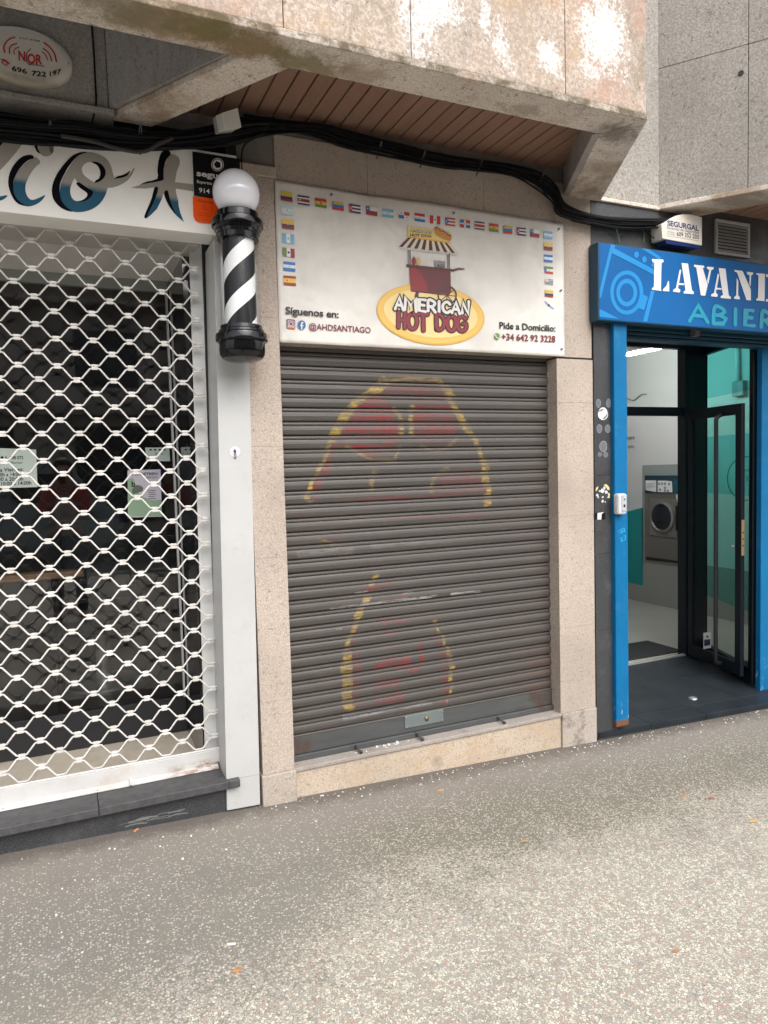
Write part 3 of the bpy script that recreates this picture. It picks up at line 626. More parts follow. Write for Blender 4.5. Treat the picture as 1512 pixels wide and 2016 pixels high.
# ------------------------------------------------------------------ rolling grille
gr = thing('rolling_grille', 'closed white lattice grille over the barber window', 'security grille', (0, 3.34, .16))
def grille():
    Y = 3.335; pw, ph = .147, 2*(2.584-.252)/41; x0 = -.139; zt = 2.584
    mb = MB(); mb.smooth = True; hw = .017
    cols = range(-16, 11)
    X = lambda c: x0+c*pw/2
    zr = .268
    n = 0; z = zt
    while n < 41:
        # rod n: odd columns low, even high (or the reverse)
        zc = z-ph/4-.0; pts = []
        amp = ph/4-.0056
        for c in cols:
            xx = X(c)
            if xx > .628: break
            up = (c % 2 == 0) ^ (n % 2 == 1)
            s = zc+(amp if up else -amp)
            pts += [(xx-hw-.004, Y, s-(.003 if up else -.003)), (xx-hw+.004, Y, s), (xx+hw-.004, Y, s), (xx+hw+.004, Y, s-(.003 if up else -.003))]
        pts = [p for p in pts if p[0] < .634]
        mb.tube(pts, .0041, 6)
        z -= ph/2; n += 1
    o = mb.build('lattice', GRILLE, gr)
    mb = MB()
    for k in range(n+1):
        zz = zt-k*ph/2
        for c in cols:
            if (c % 2 == 0) ^ (k % 2 == 1):
                if X(c) > .62: continue
                if zz < .30: continue
                for dz in ((-.006, 0.), (.006, 0.)):
                    mb.box(X(c)-.0130, X(c)+.0130, Y-.0066, Y+.0066, zz+dz[0]-.0056, zz+dz[0]+.0056)
    mb.build('lattice_clips', GRILLE, gr, bevel=.002)
    tb = NT(BARW); xx, yy, zz_ = tb.xyz(); cc_ = tb.b.inputs['Base Color'].links[0].from_socket
    tb.col(tb.mix(tb.math('MULTIPLY', tb.math('MULTIPLY', tb.ramp(xx, .25, .58), tb.ramp(zz_, .215, .185)), tb.ramp(tb.noise(40, 6, .75, tb.mapped(.4, 1, 1)), .42, .6)), cc_, (.22, .11, .06)))
    # bottom bar
    zb = at(200, 1497, Y).z
    mb = MB(); mb.tube([(-2.2, Y, .247), (.63, Y, .247)], .006, 8); mb.box(-2.2, .628, Y-.010, Y+.012, .178, .243)
    mb.loft([(-2.2, Y-.010, .178), (-2.2, Y-.038, .1665), (-2.2, Y-.038, .1615), (-2.2, Y+.012, .1615), (-2.2, Y+.012, .178)], [(.605, Y-.010, .178), (.605, Y-.038, .1665), (.605, Y-.038, .1615), (.605, Y+.012, .1615), (.605, Y+.012, .178)])
    mb.build('bottom_bar', BARW, gr, bevel=.0015)
    p = at(257, 1530, Y-.02); mb = MB(); mb.box(p.x-.006, p.x+.006, Y-.05, Y-.011, .172, .186); mb.build('latch', GRILLE, gr, bevel=.001)
    for q in ((192, 1556), (5, 1581)): p = at(*q, Y-.03); mb = MB(); mb.tube([(p.x, Y-.03, .1655), (p.x, Y-.03, .172)], .004, 8); mb.build('screw', SILV, gr)
grille()

# ------------------------------------------------------------------ window notices (behind the grille, inside the glass)
def notices():
    Y = 3.893
    def sheet(nm, px, label, col, draw=None, cat='notice'):
        t = mat('paper_'+nm+str(len(MATS)), col, .6); mb = MB(); mb.pslab(px, Y, .0015)
        o = mb.build(nm, t, None, label=label, cat=cat)
        if draw:
            m2 = MB(); draw(m2); m2.build('print', BK, o, recalc=False)
        return o
    yt = Y-.0006
    def d1(m):
        m.m(BK); text(m, '6  008 072', (10, 904), (46, 904), 6, yt, .02); text(m, 'gnizalbarber', (6, 913), (45, 913), 5, yt)
        text(m, 's a Viernes:', (-8, 929), (46, 927), 7, yt, .02); text(m, '0h a 14:00h', (0, 938), (45, 937), 7, yt, .02); text(m, '30 a 20:00h', (-3, 947), (46, 946), 7, yt, .02); text(m, 's:10:00 a 14:00h', (-6, 956), (62, 954), 7, yt, .02)
        m.face([at(4+3*math.cos(a*.628), 901+3*math.sin(a*.628), yt) for a in range(10)])
    sheet('opening_hours_sign', [(-60, 880), (71, 885), (74, 959), (-60, 962)], 'pale green opening hours sign at left edge behind the barber grille', (.40, .46, .42), d1)
    def d2(m):
        GRN = mat('soft_green_print', (.22, .33, .22), .6)
        m.m(GRN); m.face([at(x, y, yt) for x, y in ((251, 945), (262, 940), (275, 975), (300, 985), (318, 984), (319, 1016), (252, 1017))])
        y2 = yt-.0006; m.m(BK)
        text(m, 'NUTRETRIEN', (261, 936), (310, 935), 5, y2, .02); text(m, 'DIETISTA', (288, 942), (310, 942), 4, y2); text(m, 'b', (259, 958), (266, 958), 10, y2, .03)
        for k in range(5): m.face([at(x, y, y2) for x, y in ((292, 965+k*4), (307-(k % 2)*3, 965+k*4), (307-(k % 2)*3, 966+k*4), (292, 966+k*4))])
        m.m(mat('dark_leaf_print', (.1, .11, .09), .6)); m.face([at(*q, y2) for q in smoothp([(260, 965), (268, 955), (280, 958), (281, 966), (272, 970), (262, 972)], 3)])
        m.m(mat('white_round_print', (.55, .55, .58), .6)); 
    sheet('poster', [(251, 926), (316, 924), (319, 1017), (252, 1019)], 'lilac and green dietician poster standing in the barber window', (.46, .43, .50), d2, 'poster')
    def d3(m):
        for k in range(4): m.face([at(x, y, yt) for x, y in ((294+k*9, 884), (299+k*9, 884), (299+k*9, 887), (294+k*9, 887))])
        text(m, 'abierto', (305, 895), (322, 895), 4, yt)
    sheet('notice_card', [(286, 881), (333, 881), (335, 908), (288, 908)], 'small pale green card above the poster near the window corner', (.36, .42, .39), d3)
notices()

# things seen dimly in the barber's room
def room_things():
    t = thing('wooden_bench', 'low bench with pale wooden top inside the barber window', 'bench', (-.3, 4.3, .12))
    a = at(-160, 1124, 4.3); b = at(165, 1122, 4.3)
    mb = MB(); mb.box(a.x, b.x, 4.3, 4.40, b.z-.04, b.z); mb.build('seat', mat('bench_wood', (.30, .16, .08), .5, var=.2, vs=5), t, bevel=.01)
    for x in (a.x+.1, b.x-.15):
        mb = MB(); mb.tube([(x, 4.35, .121), (x, 4.35, b.z-.041)], .02, 8); mb.build('leg', MBLK, t)
    t = thing('barber_chair', 'dark padded barber chair inside the shop', 'chair', (.2, 5.2, .12))
    mb = MB(); mb.smooth = True; mb.lathe(.2, 5.2, [(.25, .121), (.25, .14), (.05, .16), (.04, .5)], 20); mb.build('base', SILV, t)
    mb = MB(); mb.box(-.05, .45, 4.95, 5.45, .5, .65); mb.build('seat', MBLK, t, bevel=.04)
    mb = MB(); mb.box(-.03, .43, 5.40, 5.52, .66, 1.25); mb.build('backrest', MBLK, t, bevel=.04)
    for s in (-.1, .44): 
        mb = MB(); mb.box(s, s+.06, 4.98, 5.38, .66, .78); mb.build('armrest', MBLK, t, bevel=.02)
room_things()

# ------------------------------------------------------------------ barber pole
def pole():
    Yc = D-.15; c = at(472, 560, Yc); cx = c.x; zz = lambda py: at(472, py, Yc-.02).z
    k = .00222   # metres per photo pixel here
    t = thing('barber_pole', 'black and white striped barber pole with white globe on the white post', 'barber pole', (cx, Yc, zz(711)))
    mb = MB(); mb.smooth = True; zc = zz(379); r = 44*k
    prof = [(max(.0005, r*math.sin(a)), zc-r*math.cos(a)) for a in [i*math.pi/24 for i in range(25)]]
    mb.lathe(cx, Yc, prof, 48); mb.build('globe', GLOBE, t)
    def lp(pts): return [(a*k, zz(b)) for a, b in pts]
    mb = MB(); mb.smooth = True; mb.lathe(cx, Yc, lp([(20, 417), (38, 417), (40, 419), (40, 430), (44, 431), (48.5, 434), (49, 440), (48.5, 446), (44.5, 448), (43.5, 454), (41.5, 455), (41, 461), (39.5, 462), (39, 472), (30, 473), (20, 473)]), 56); mb.build('top_collar', BLK, t)
    mb = MB(); mb.smooth = True; mb.lathe(cx, Yc, lp([(20, 641), (39.5, 641), (40, 648), (43, 650), (43.5, 654), (48.5, 657), (49.5, 661), (49.5, 670), (47, 673), (43.5, 674), (43.5, 690), (42.5, 698), (38, 705), (30, 709), (.2, 711)]), 56); mb.build('bottom_cup', BLK, t)
    mb = MB(); mb.smooth = True; mb.lathe(cx, Yc, [(37.5*k, zz(642)), (37.5*k, zz(473))], 56); mb.build('glass_tube', TUBEG, t, recalc=False)
    m = mat('helix_stripe', (1, 1, 1), .3, spec=.3); T = NT(m); x, y, z = T.xyz()
    ang = T.math('ARCTAN2', T.math('SUBTRACT', y, Yc), T.math('SUBTRACT', x, cx))
    ph = T.math('FRACT', T.math('ADD', T.math('MULTIPLY', T.math('SUBTRACT', T.math('DIVIDE', z, .36), T.math('DIVIDE', ang, 2*math.pi)), 2.0), .60))
    T.col(T.mix(T.math('GREATER_THAN', ph, .56), (.008, .008, .010), (.86, .86, .85)))
    mb = MB(); mb.smooth = True; mb.lathe(cx, Yc, [(30*k, zz(642)), (30*k, zz(473))], 56); mb.build('striped_cylinder', m, t)
    for py in (450, 664):
        mb = MB(); mb.box(cx-.02, cx+.02, Yc+.06, D-.013, zz(py)-.02, zz(py)+.02); mb.build('wall_bracket', BLK, t, bevel=.004)
pole()

# ------------------------------------------------------------------ alarm plaque beside the pole
def plaque():
    Y = D-.020
    t = thing('alarm_plaque', 'black and orange alarm plaque half hidden by the globe', 'sign', at(430, 440, Y))
    mb = MB(); mb.pslab([(379, 298), (478, 314), (480, 400), (382.5, 384)], Y, .005); mb.build('black_panel', BK, t)
    mb = MB(); mb.pslab([(380, 386), (480, 400), (480, 446), (430, 441), (392, 437), (385, 433), (381, 425)], Y, .005); mb.build('orange_panel', mat('orange_print', (1.0, .10, .0), .6, spec=.2), t)
    mb = MB(); yt = Y-.0008; Q = lambda pts: zp(370, 290, 12.6, pts)
    mb.m(WHT)
    el = lambda cx, cy, rx, ry, yy: mb.face([at(*Q([(cx+rx*math.cos(a), cy+ry*math.sin(a))])[0], yy) for a in [i*math.pi/14 for i in range(28)]])
    el(732, 430, 155, 165, yt); mb.m(BK); el(732, 430, 143, 152, yt-.0004); mb.m(WHT); el(732, 430, 122, 130, yt-.0008); mb.m(BK)
    mb.face([at(*q, yt-.0012) for q in Q([(640, 420), (705, 335), (805, 385), (808, 500), (705, 515)])])
    mb.m(WHT)
    text(mb, 'segur', *Q([(215, 705), (885, 790)]), 11, yt, .03); text(mb, 'Expertos en', *Q([(225, 880), (720, 950)]), 5.5, yt, .01); text(mb, '914 18', *Q([(275, 1115), (770, 1180)]), 9, yt, .01)
    mb.m(mat('dark_red_print', (.45, .02, .005), .5))
    text(mb, 'Alarma co', *Q([(235, 1350), (800, 1430)]), 6, yt, .01); text(mb, 'Verificacion', *Q([(250, 1640), (530, 1670)]), 3, yt); text(mb, 'en tiempo real', *Q([(225, 1690), (560, 1730)]), 3, yt)
    ribbon(mb, Q([(340, 1520), (390, 1440), (480, 1520), (440, 1560), (390, 1520)]), 1, lambda q: at(q.x, q.y, yt)); ribbon(mb, Q([(585, 1470), (590, 1600)]), .7, lambda q: at(q.x, q.y, yt))
    ribbon(mb, Q([(360, 1790), (730, 1845)]), .8, lambda q: at(q.x, q.y, yt)); ribbon(mb, smoothp(Q([(720, 1520), (780, 1500), (840, 1540), (830, 1610), (780, 1640), (730, 1600)]), 3), 1.2, lambda q: at(q.x, q.y, yt))
    mb.build('print', None, t, recalc=False)
plaque()

# ------------------------------------------------------------------ oval sign
def oval():
    Y = 3.15; cx, cz, a, b = -.047, 3.157, .170, .107
    t = thing('oval_alarm_sign', 'oval white alarm company sign with red lettering on grey concrete', 'sign', (cx, Y, cz-b))
    mb = MB(); mb.smooth = True; rings = []
    prof = [(1.0, 0), (1.0, .018), (.985, .026), (.95, .031), (.8, .034), (.4, .035), (.01, .035)]
    n = 56
    for r, h in prof: rings.append([(cx+a*r*math.cos(2*math.pi*j/n), Y-h, cz+b*r*math.sin(2*math.pi*j/n)) for j in range(n)])
    vs = [p for q in rings for p in q]; fs = [(i*n+j, i*n+(j+1) % n, (i+1)*n+(j+1) % n, (i+1)*n+j) for i in range(len(prof)-1) for j in range(n)]
    m = mat('dirty_oval', (.6, .57, .52), .4); T = NT(m); x, y, z = T.xyz()
    dirt = T.math('MULTIPLY', T.ramp(T.math('ADD', z, T.math('MULTIPLY', T.noise(22, 5, .7), .09)), 3.155, 3.10), .75)
    T.col(T.mix(dirt, (.62, .59, .54), (.27, .22, .15)))
    mb.add(vs, fs); mb.build('shell', m, t)
    Yt = Y-.0365; mb = MB(); Q = lambda pts: zp(0, 50, 9.45, pts); RED = mat('sign_red', (.52, .03, .03), .5)
    g = lambda q: at(q.x, q.y, Yt)
    # the face stands 35 mm proud, so the print is laid on that plane
    mb.m(BK); text(mb, '696', *Q([(222, 840), (500, 905)]), 9.5, Yt, .02); text(mb, '722', *Q([(590, 935), (860, 955)]), 9.5, Yt, .02); text(mb, '197', *Q([(925, 950), (1140, 900)]), 9.5, Yt, .02)
    text(mb, 'D.G.P. N 3288', *Q([(365, 245), (740, 308)]), 3.2, Yt)
    mb.m(RED); text(mb, 'N', *Q([(345, 645), (470, 665)]), 18, Yt, .03); text(mb, 'OR', *Q([(510, 700), (785, 725)]), 18, Yt, .03)
    mb.m(mat('brown_print', (.12, .03, .03), .5)); text(mb, 'SEGURIDAD', *Q([(555, 735), (828, 778)]), 3.4, Yt, .02)
    ribbon(mb, smoothp(Q([(572, 438), (510, 500), (488, 590), (500, 670), (548, 740)]), 4, False), 1.6, g)
    mb.m(RED)
    for p, w_ in (([(275, 222), (170, 260), (90, 350), (68, 430), (90, 500)], 3), ([(312, 338), (220, 370), (175, 440), (180, 522)], 2.4), ([(352, 408), (290, 430), (258, 480), (268, 535)], 1.8),
                  ([(820, 322), (920, 400), (1010, 520), (1050, 672)], 3), ([(805, 430), (880, 490), (930, 560), (962, 660)], 2.4), ([(775, 487), (830, 530), (865, 580), (880, 640)], 1.8),
                  ([(25, 632), (95, 650), (168, 718)], 2.5), ([(30, 690), (75, 725), (125, 745), (130, 700), (70, 660), (30, 690)], 2)):
        ribbon(mb, smoothp(Q(p), 4, False), w_, g)
    mb.build('print', None, t, recalc=False)
    p = at(134, 127, Y-.02); mb = MB(); mb.smooth = True; mb.tube([p+Vector((-.004, -.012, 0)), p+Vector((-.004, .01, 0))], .006, 12); mb.build('screw', SILV, t)
oval()

# ------------------------------------------------------------------ roller shutter
sh = thing('roller_shutter', 'closed grey steel roller shutter with worn red and yellow graffiti', 'roller shutter', (1.7, D+.1, .14))
def shutter():
    Y = D+.0; Ys = D+.085; Q3 = lambda p: zp(530, 680, 2.607, p); Q4 = lambda p: zp(530, 1120, 2.607, p)
    YEL, RED, LGR, DGR = (.50, .33, .06), (.27, .014, .018), (.36, .36, .37), (.06, .068, .072)
    S = []   # (points, width, colour, strength)
    def st(pts, wd, col, a): S.append(([tuple(p) for p in pts], wd, col, a))
    st(Q3([(590, 182), (530, 235), (450, 295), (395, 365), (350, 435), (320, 500), (290, 570), (262, 640), (235, 710), (215, 780)]), 11, YEL, .95)
    st(Q3([(870, 182), (915, 245), (950, 300), (990, 370), (1030, 445), (1065, 490), (1080, 560), (1100, 610), (1115, 680), (1128, 740), (1130, 830)]), 8, YEL, .9)
    st(Q3([(590, 180), (700, 172), (870, 178)]), 4, YEL, .5)
    for p in ([(650, 320), (685, 380), (685, 450)], [(740, 310), (735, 380), (735, 455)], [(780, 515), (850, 545), (930, 515), (970, 470)], [(400, 525), (520, 590), (640, 585), (670, 520)], [(905, 635), (850, 680), (835, 745)], [(530, 650), (535, 745)], [(200, 970), (270, 1000), (350, 1035)]):
        st(Q3(p), 5, YEL, .6)
    st(Q3([(340, 510), (310, 580), (280, 650), (255, 720), (240, 775)]), 8, RED, .6)
    st(Q3([(200, 975), (300, 985), (360, 1000)]), 7, RED, .35); st(Q3([(350, 800), (520, 790), (900, 765), (1110, 745)]), 4, RED, .5); st(Q3([(140, 880), (450, 880), (900, 885), (1100, 870)]), 4, RED, .35)
    fills = [(Q3([(480, 250), (425, 350), (375, 440), (340, 520), (440, 545), (520, 570), (640, 545), (675, 440), (645, 340), (600, 250)]), RED, 1.0), (Q3([(520, 190), (880, 190), (905, 250), (700, 255), (500, 245)]), RED, .4),
             (Q3([(745, 260), (745, 450), (760, 500), (880, 500), (975, 440), (940, 300), (900, 250)]), RED, .62), (Q3([(900, 640), (860, 745), (1110, 745), (1090, 640)]), RED, .4),
             (Q3([(540, 600), (540, 700), (760, 700), (740, 600)]), DGR, .8), (Q3([(150, 790), (150, 860), (640, 860), (640, 780)]), DGR, .4), (Q3([(130, 1060), (300, 1045), (430, 1035), (430, 1075), (130, 1110)]), LGR, .3), (Q3([(500, 1020), (900, 975), (1040, 975), (1040, 1000), (520, 1050)]), LGR, .15),
             (Q4([(370, 748), (830, 672), (830, 700), (370, 785)]), LGR, .85), (Q3([(300, 480), (600, 480), (600, 500), (300, 510)]), DGR, .7)]
    st(Q4([(545, 30), (515, 100), (480, 190), (445, 300), (415, 370), (402, 430)]), 9, YEL, .75); st(Q4([(400, 430), (397, 500), (400, 560), (402, 690)]), 18, YEL, .95); st(Q4([(440, 470), (440, 575)]), 9, RED, .95); st(Q4([(450, 350), (440, 690)]), 8, RED, .4)
    st(Q4([(855, 260), (890, 350), (905, 430), (930, 490), (926, 600), (895, 695)]), 6, YEL, .85); st(Q4([(850, 340), (880, 420), (900, 600), (885, 690)]), 8, RED, .45)
    for p, w_ in (([(590, 275), (620, 270)], 9), ([(670, 265), (690, 262)], 9), ([(600, 335), (660, 325)], 7), ([(580, 400), (640, 390)], 8), ([(775, 370), (775, 500)], 6), ([(555, 515), (600, 480), (690, 470)], 12), ([(660, 500), (740, 515)], 12), ([(560, 590), (650, 580)], 14), ([(610, 660), (655, 645)], 16), ([(545, 655), (550, 680)], 9), ([(500, 110), (620, 75)], 6), ([(560, 170), (700, 140)], 5)):
        st(Q4(p), w_, RED, .75)
    for p in ([(310, 205), (440, 190), (700, 160), (850, 140)], [(930, 130), (1070, 118)], [(450, 125), (500, 118)], [(680, 125), (720, 120)]): st(Q4(p), 2.6, (.6, .6, .6), .8)
    def seg(p, a, b):
        ax, ay = a; bx, by = b; dx, dy = bx-ax, by-ay; t = max(0, min(1, ((p[0]-ax)*dx+(p[1]-ay)*dy)/(dx*dx+dy*dy+1e-9))); return math.hypot(p[0]-ax-t*dx, p[1]-ay-t*dy)
    def inside(p, poly):
        c = False; j = len(poly)-1
        for i in range(len(poly)):
            if (poly[i][1] > p[1]) != (poly[j][1] > p[1]) and p[0] < (poly[j][0]-poly[i][0])*(p[1]-poly[i][1])/(poly[j][1]-poly[i][1])+poly[i][0]: c = not c
            j = i
        return c
    strokes = [(pts, w_, col, a, min(p[0] for p in pts)-w_*1.6, max(p[0] for p in pts)+w_*1.6, min(p[1] for p in pts)-w_*1.6, max(p[1] for p in pts)+w_*1.6) for pts, w_, col, a in S]
    def proj(P):
        q = P-EYE; z = q.dot(FW); return 756+F*q.dot(RT)/z, 1008-F*q.dot(UP)/z
    jr = random.Random(4); JIT = [jr.uniform(-4.5, 4.5) for _ in range(60)]; WID = [jr.uniform(.75, 1.5) for _ in range(60)]
    def paint(P, k=0, u=0):
        p = proj(P); best = (0, 0, 0, 0); p = (p[0]+JIT[k]+3*pnoise(Vector((P.x*25, P.z*60, 1))), p[1]); gate = 1 if u < .42 else (.55 if u < .6 else .3)
        for poly, col, a in fills:
            if inside(p, poly): best = (*col, a*(gate if a > .5 else min(1, gate+.2)))
        for pts, w_, col, a, x0, x1, y0, y1 in strokes:
            if not (x0 < p[0] < x1 and y0 < p[1] < y1): continue
            d = min(seg(p, pts[i], pts[i+1]) for i in range(len(pts)-1))
            hw = w_*.62*WID[k]+1.5
            if d < hw: best = (*col, gate*min(1, a*1.3)*min(1, (hw-d)/3.0))
        return best
    z0 = at(800, 1442, Ys).z; n = 29; pitch = (at(551, 691, Ys).z-at(572, 1450, Ys).z)/28; zb = at(572, 1450, Ys).z
    prof = [(0, .017), (.05, .005), (.12, .0015), (.24, .0), (.40, -.0015), (.56, .0), (.68, .003), (.73, .012), (.745, .0045), (.84, .0035), (.93, .005), (.985, .017)]
    xa, xb = .925, 2.505; nx = 230; vs = []; fs = []; cols = []
    rows = []
    for k in range(34):
        dip = .0
        for u, h in prof: rows.append((zb+(k+u)*pitch, Ys+h-.004, k, u))
    for z, y, k, u in rows:
        for i in range(nx+1):
            x = xa+(xb-xa)*i/nx; vs.append((x, y+.0012*math.sin(k*2.1+x*3), z))
            cols.append(paint(Vector((x, y, z)), k, u) if z < 2.16 else (0, 0, 0, 0))
    for r in range(len(rows)-1):
        for i in range(nx): a = r*(nx+1)+i; fs.append((a, a+1, a+nx+2, a+nx+1))
    me = bpy.data.meshes.new('slat_curtain'); me.from_pydata(vs, [], fs); me.materials.append(SHUT)
    ca = me.color_attributes.new('paint', 'FLOAT_COLOR', 'POINT')
    ca.data.foreach_set('color', [c for q in cols for c in q])
    o = bpy.data.objects.new('slat_curtain', me); C.objects.link(o); o.parent = sh; o.matrix_parent_inverse = sh.matrix_world.inverted()
    # bottom bar with lock plate, bolts, rust
    BB = mat('bottom_bar_steel', (.10, .105, .105), .5, .3); T = NT(BB); x, y, z = T.xyz()
    c = T.mix(T.noise(4, 6, .7, T.mapped(.7, 1, 4)), (.045, .048, .05), (.12, .125, .125))
    rr = T.math('MULTIPLY', T.ramp(T.noise(7, 7, .75), .46, .6), T.math('MAXIMUM', T.ramp(x, 2.2, 2.36), T.ramp(x, 1.07, 1.02)))
    c = T.mix(T.math('MULTIPLY', rr, .75), c, (.085, .045, .03)); T.col(c)
    mb = MB(); mb.box(.925, 2.505, Ys-.008, Ys+.01, z0+.002, zb-.006); mb.build('bottom_bar', BB, sh, bevel=.002)
    mb = MB(); mb.box(.925, 2.505, Ys-.022, Ys+.01, .1395, z0); mb.build('bottom_flange', BB, sh, bevel=.003)
    mb = MB(); mb.smooth = False; mb.tube([(.925, Ys-.006, zb-.001), (2.505, Ys-.006, zb-.001)], .006, 8); mb.build('drip_bead', SHUT, sh)
    LP = mat('lock_plate_paint', (.17, .20, .20), .45, .3, var=.15)
    a = at(797, 1436, Ys-.012); b = at(873, 1413, Ys-.012)
    zc = (at(835, 1415, Ys-.012)).z
    mb = MB(); mb.box(a.x, b.x, Ys-.014, Ys-.0085, zc-.033, zc+.033); pl = mb.build('lock_plate', LP, sh, bevel=.002)
    mb = MB(); mb.smooth = True; cc = at(840, 1420, Ys-.015); mb.tube([(cc.x, Ys-.014, zc), (cc.x, Ys-.020, zc)], .0115, 20); mb.build('lock_cylinder', mat('old_brass', (.22, .16, .08), .4, .7), pl)
    for sx in (a.x+.008, b.x-.008):
        for sz in (-.025, .025): mb = MB(); mb.tube([(sx, Ys-.0142, zc+sz), (sx, Ys-.018, zc+sz)], .0045, 10); mb.build('rivet', SILV, pl)
    for q in ((702, 1461), (822, 1437), (982, 1408)):
        p = at(*q, Ys-.03); mb = MB(); mb.smooth = True; mb.tube([(p.x-.006, Ys+.0, .166), (p.x+.004, Ys-.075, .150)], .0065, 10); mb.tube([(p.x+.004, Ys-.0755, .150), (p.x+.005, Ys-.082, .149)], .0085, 10)
        mb.build('bolt', mat('bolt_iron', (.07, .07, .065), .5, .5), sh)
    mb = MB(); mb.box(.925, 2.505, Ys+.01, Ys+.03, .14, 2.6); mb.build('backing_frame', MBLK, sh)
shutter()

# ------------------------------------------------------------------ banner
def banner():
    Y = D-.012; t = thing('vinyl_banner', 'white vinyl hot dog shop banner printed with flags above the shutter', 'banner', (1.75, Y, 2.13))
    nx, nz = 90, 40; vs = []; fs = []
    tl, tr_, bl, br = at(540.5, 352, Y), at(1110, 440, Y), at(551, 673.5, Y), at(1112.5, 702, Y)
    def h(u, v): 
        e = min(u, 1-u, v, 1-v)
        return .003*pnoise(Vector((u*4, v*2.5, 3)))+(.004*pnoise(Vector((u*9, 1, 0))) if e < .02 else 0)
    for j in range(nz+1):
        for i in range(nx+1):
            u, v = i/nx, j/nz; p = bl*(1-u)*(1-v)+br*u*(1-v)+tr_*u*v+tl*(1-u)*v
            sag = -.006*math.sin(math.pi*min(1, u*2.2)) if v > .99 and u < .45 else 0
            vs.append((p.x, p.y+.0045+h(u, v), p.z+sag))
    for j in range(nz):
        for i in range(nx): a = j*(nx+1)+i; fs.append((a, a+1, a+nx+2, a+nx+1))
    mb = MB(); mb.smooth = True; mb.add(vs, fs); o = mb.build('sheet', BANNER, t, recalc=False)
    sol = o.modifiers.new('thick', 'SOLIDIFY'); sol.thickness = .0012; sol.offset = 1
    L = [Y-.0005-.0005*i for i in range(9)]
    # flags ---------------------------------------------------------
    c = {}
    def K(n, col): return mat('ink_'+n, col, .5)
    yel, dyel, blu, nav, red, dred, wh, cel, grn, pur = K('yellow', (.62, .45, .07)), K('mustard', (.72, .45, .06)), K('blue', (.03, .17, .45)), K('navy', (.02, .03, .12)), K('red', (.5, .04, .04)), K('darkred', (.28, .03, .035)), K('white', (.70, .68, .66)), K('celeste', (.16, .42, .62)), K('green', (.13, .22, .04)), K('purple', (.09, .035, .07))
    m = MB()
    def flag(q, layout, lay=0):
        tlp, trp, brp, blp = [Vector(p) for p in q]
        B = lambda u, v: tlp*(1-u)*(1-v)+trp*u*(1-v)+brp*u*v+blp*(1-u)*v
        for k, item in enumerate(layout):
            mt, u0, v0, u1, v1 = item[:5]; yy = L[0]-(.00025*k); m.m(mt)
            if len(item) > 5 and item[5] == 't': pts = [B(u0, v0), B(u1, (v0+v1)/2), B(u0, v1)]
            elif len(item) > 5 and item[5] == 'o': pts = [B((u0+u1)/2+(u1-u0)/2*math.cos(a*.785), (v0+v1)/2+(v1-v0)/2*math.sin(a*.785)) for a in range(8)]
            else: pts = [B(u0, v0), B(u1, v0), B(u1, v1), B(u0, v1)]
            m.face([at(p.x, p.y, yy) for p in pts])
    H3 = lambda a, b, c_: [(a, 0, 0, 1, .333), (b, 0, .333, 1, .667), (c_, 0, .667, 1, 1)]
    V3 = lambda a, b, c_: [(a, 0, 0, .34, 1), (b, .34, 0, .66, 1), (c_, .66, 0, 1, 1)]
    em = lambda mt, u=.5, r=.08: [(mt, u-r, .5-r*1.4, u+r, .5+r*1.4, 'o')]
    COL = [(yel, 0, 0, 1, .5), (nav, 0, .5, 1, .76), (dred, 0, .76, 1, 1)]; CR = [(nav, 0, 0, 1, .18), (wh, 0, .18, 1, .34), (red, 0, .34, 1, .68), (wh, 0, .68, 1, .84), (nav, 0, .84, 1, 1)]
    CRd = [(nav, 0, 0, 1, .18), (wh, 0, .18, 1, .34), (dred, 0, .34, 1, .68), (wh, 0, .68, 1, .84), (nav, 0, .84, 1, 1)]+[(wh, .12, .42, .24, .58, 'o')]
    BO = H3(red, yel, grn)+em(dred); VE = H3(yel, blu, red)+[(dred, .02, .05, .14, .25, 'o')]; CU = [(nav, 0, 0, 1, .2), (wh, 0, .2, 1, .4), (nav, 0, .4, 1, .6), (wh, 0, .6, 1, .8), (nav, 0, .8, 1, 1), (red, 0, 0, .42, 1, 't'), (wh, .08, .4, .2, .6, 'o')]
    CH = [(wh, 0, 0, 1, .5), (dred, 0, .5, 1, 1), (blu, 0, 0, .33, .5), (wh, .1, .17, .22, .35, 'o')]; AR = H3(cel, wh, cel)+em(grn, .5, .05); PA = [(wh, 0, 0, 1, 1), (red, .5, 0, 1, .5), (blu, 0, .5, .5, 1), (nav, .2, .14, .32, .34, 'o'), (dred, .7, .66, .82, .86, 'o')]
    PY = H3(red, wh, blu)+em(grn, .5, .05); PE = V3(red, wh, red)+em(grn); PR = [(red, 0, 0, 1, .2), (wh, 0, .2, 1, .4), (red, 0, .4, 1, .6), (wh, 0, .6, 1, .8), (red, 0, .8, 1, 1), (blu, 0, 0, .45, 1, 't'), (wh, .08, .4, .2, .6, 'o')]
    RD = [(wh, 0, 0, 1, 1), (blu, 0, 0, .4, .4), (red, .6, 0, 1, .4), (red, 0, .6, .4, 1), (blu, .6, .6, 1, 1), (dred, .45, .45, .55, .55)]
    PAR = K('pale', (.48, .62, .62)); ARP = H3(PAR, wh, PAR)+em(grn, .5, .05); EC = [(dyel, 0, 0, 1, .5), (pur, 0, .5, 1, .76), (dred, 0, .76, 1, 1)]+em(cel); GU = V3(cel, wh, cel)+em(grn, .5, .07); MX = V3(grn, wh, dred)+em(nav, .5, .1); HN = H3(blu, wh, blu)+em(cel, .5, .06); ES = [(dred, 0, 0, 1, .27), (dyel, 0, .27, 1, .73), (dred, 0, .73, 1, 1), (red, .22, .38, .34, .62, 'o')]
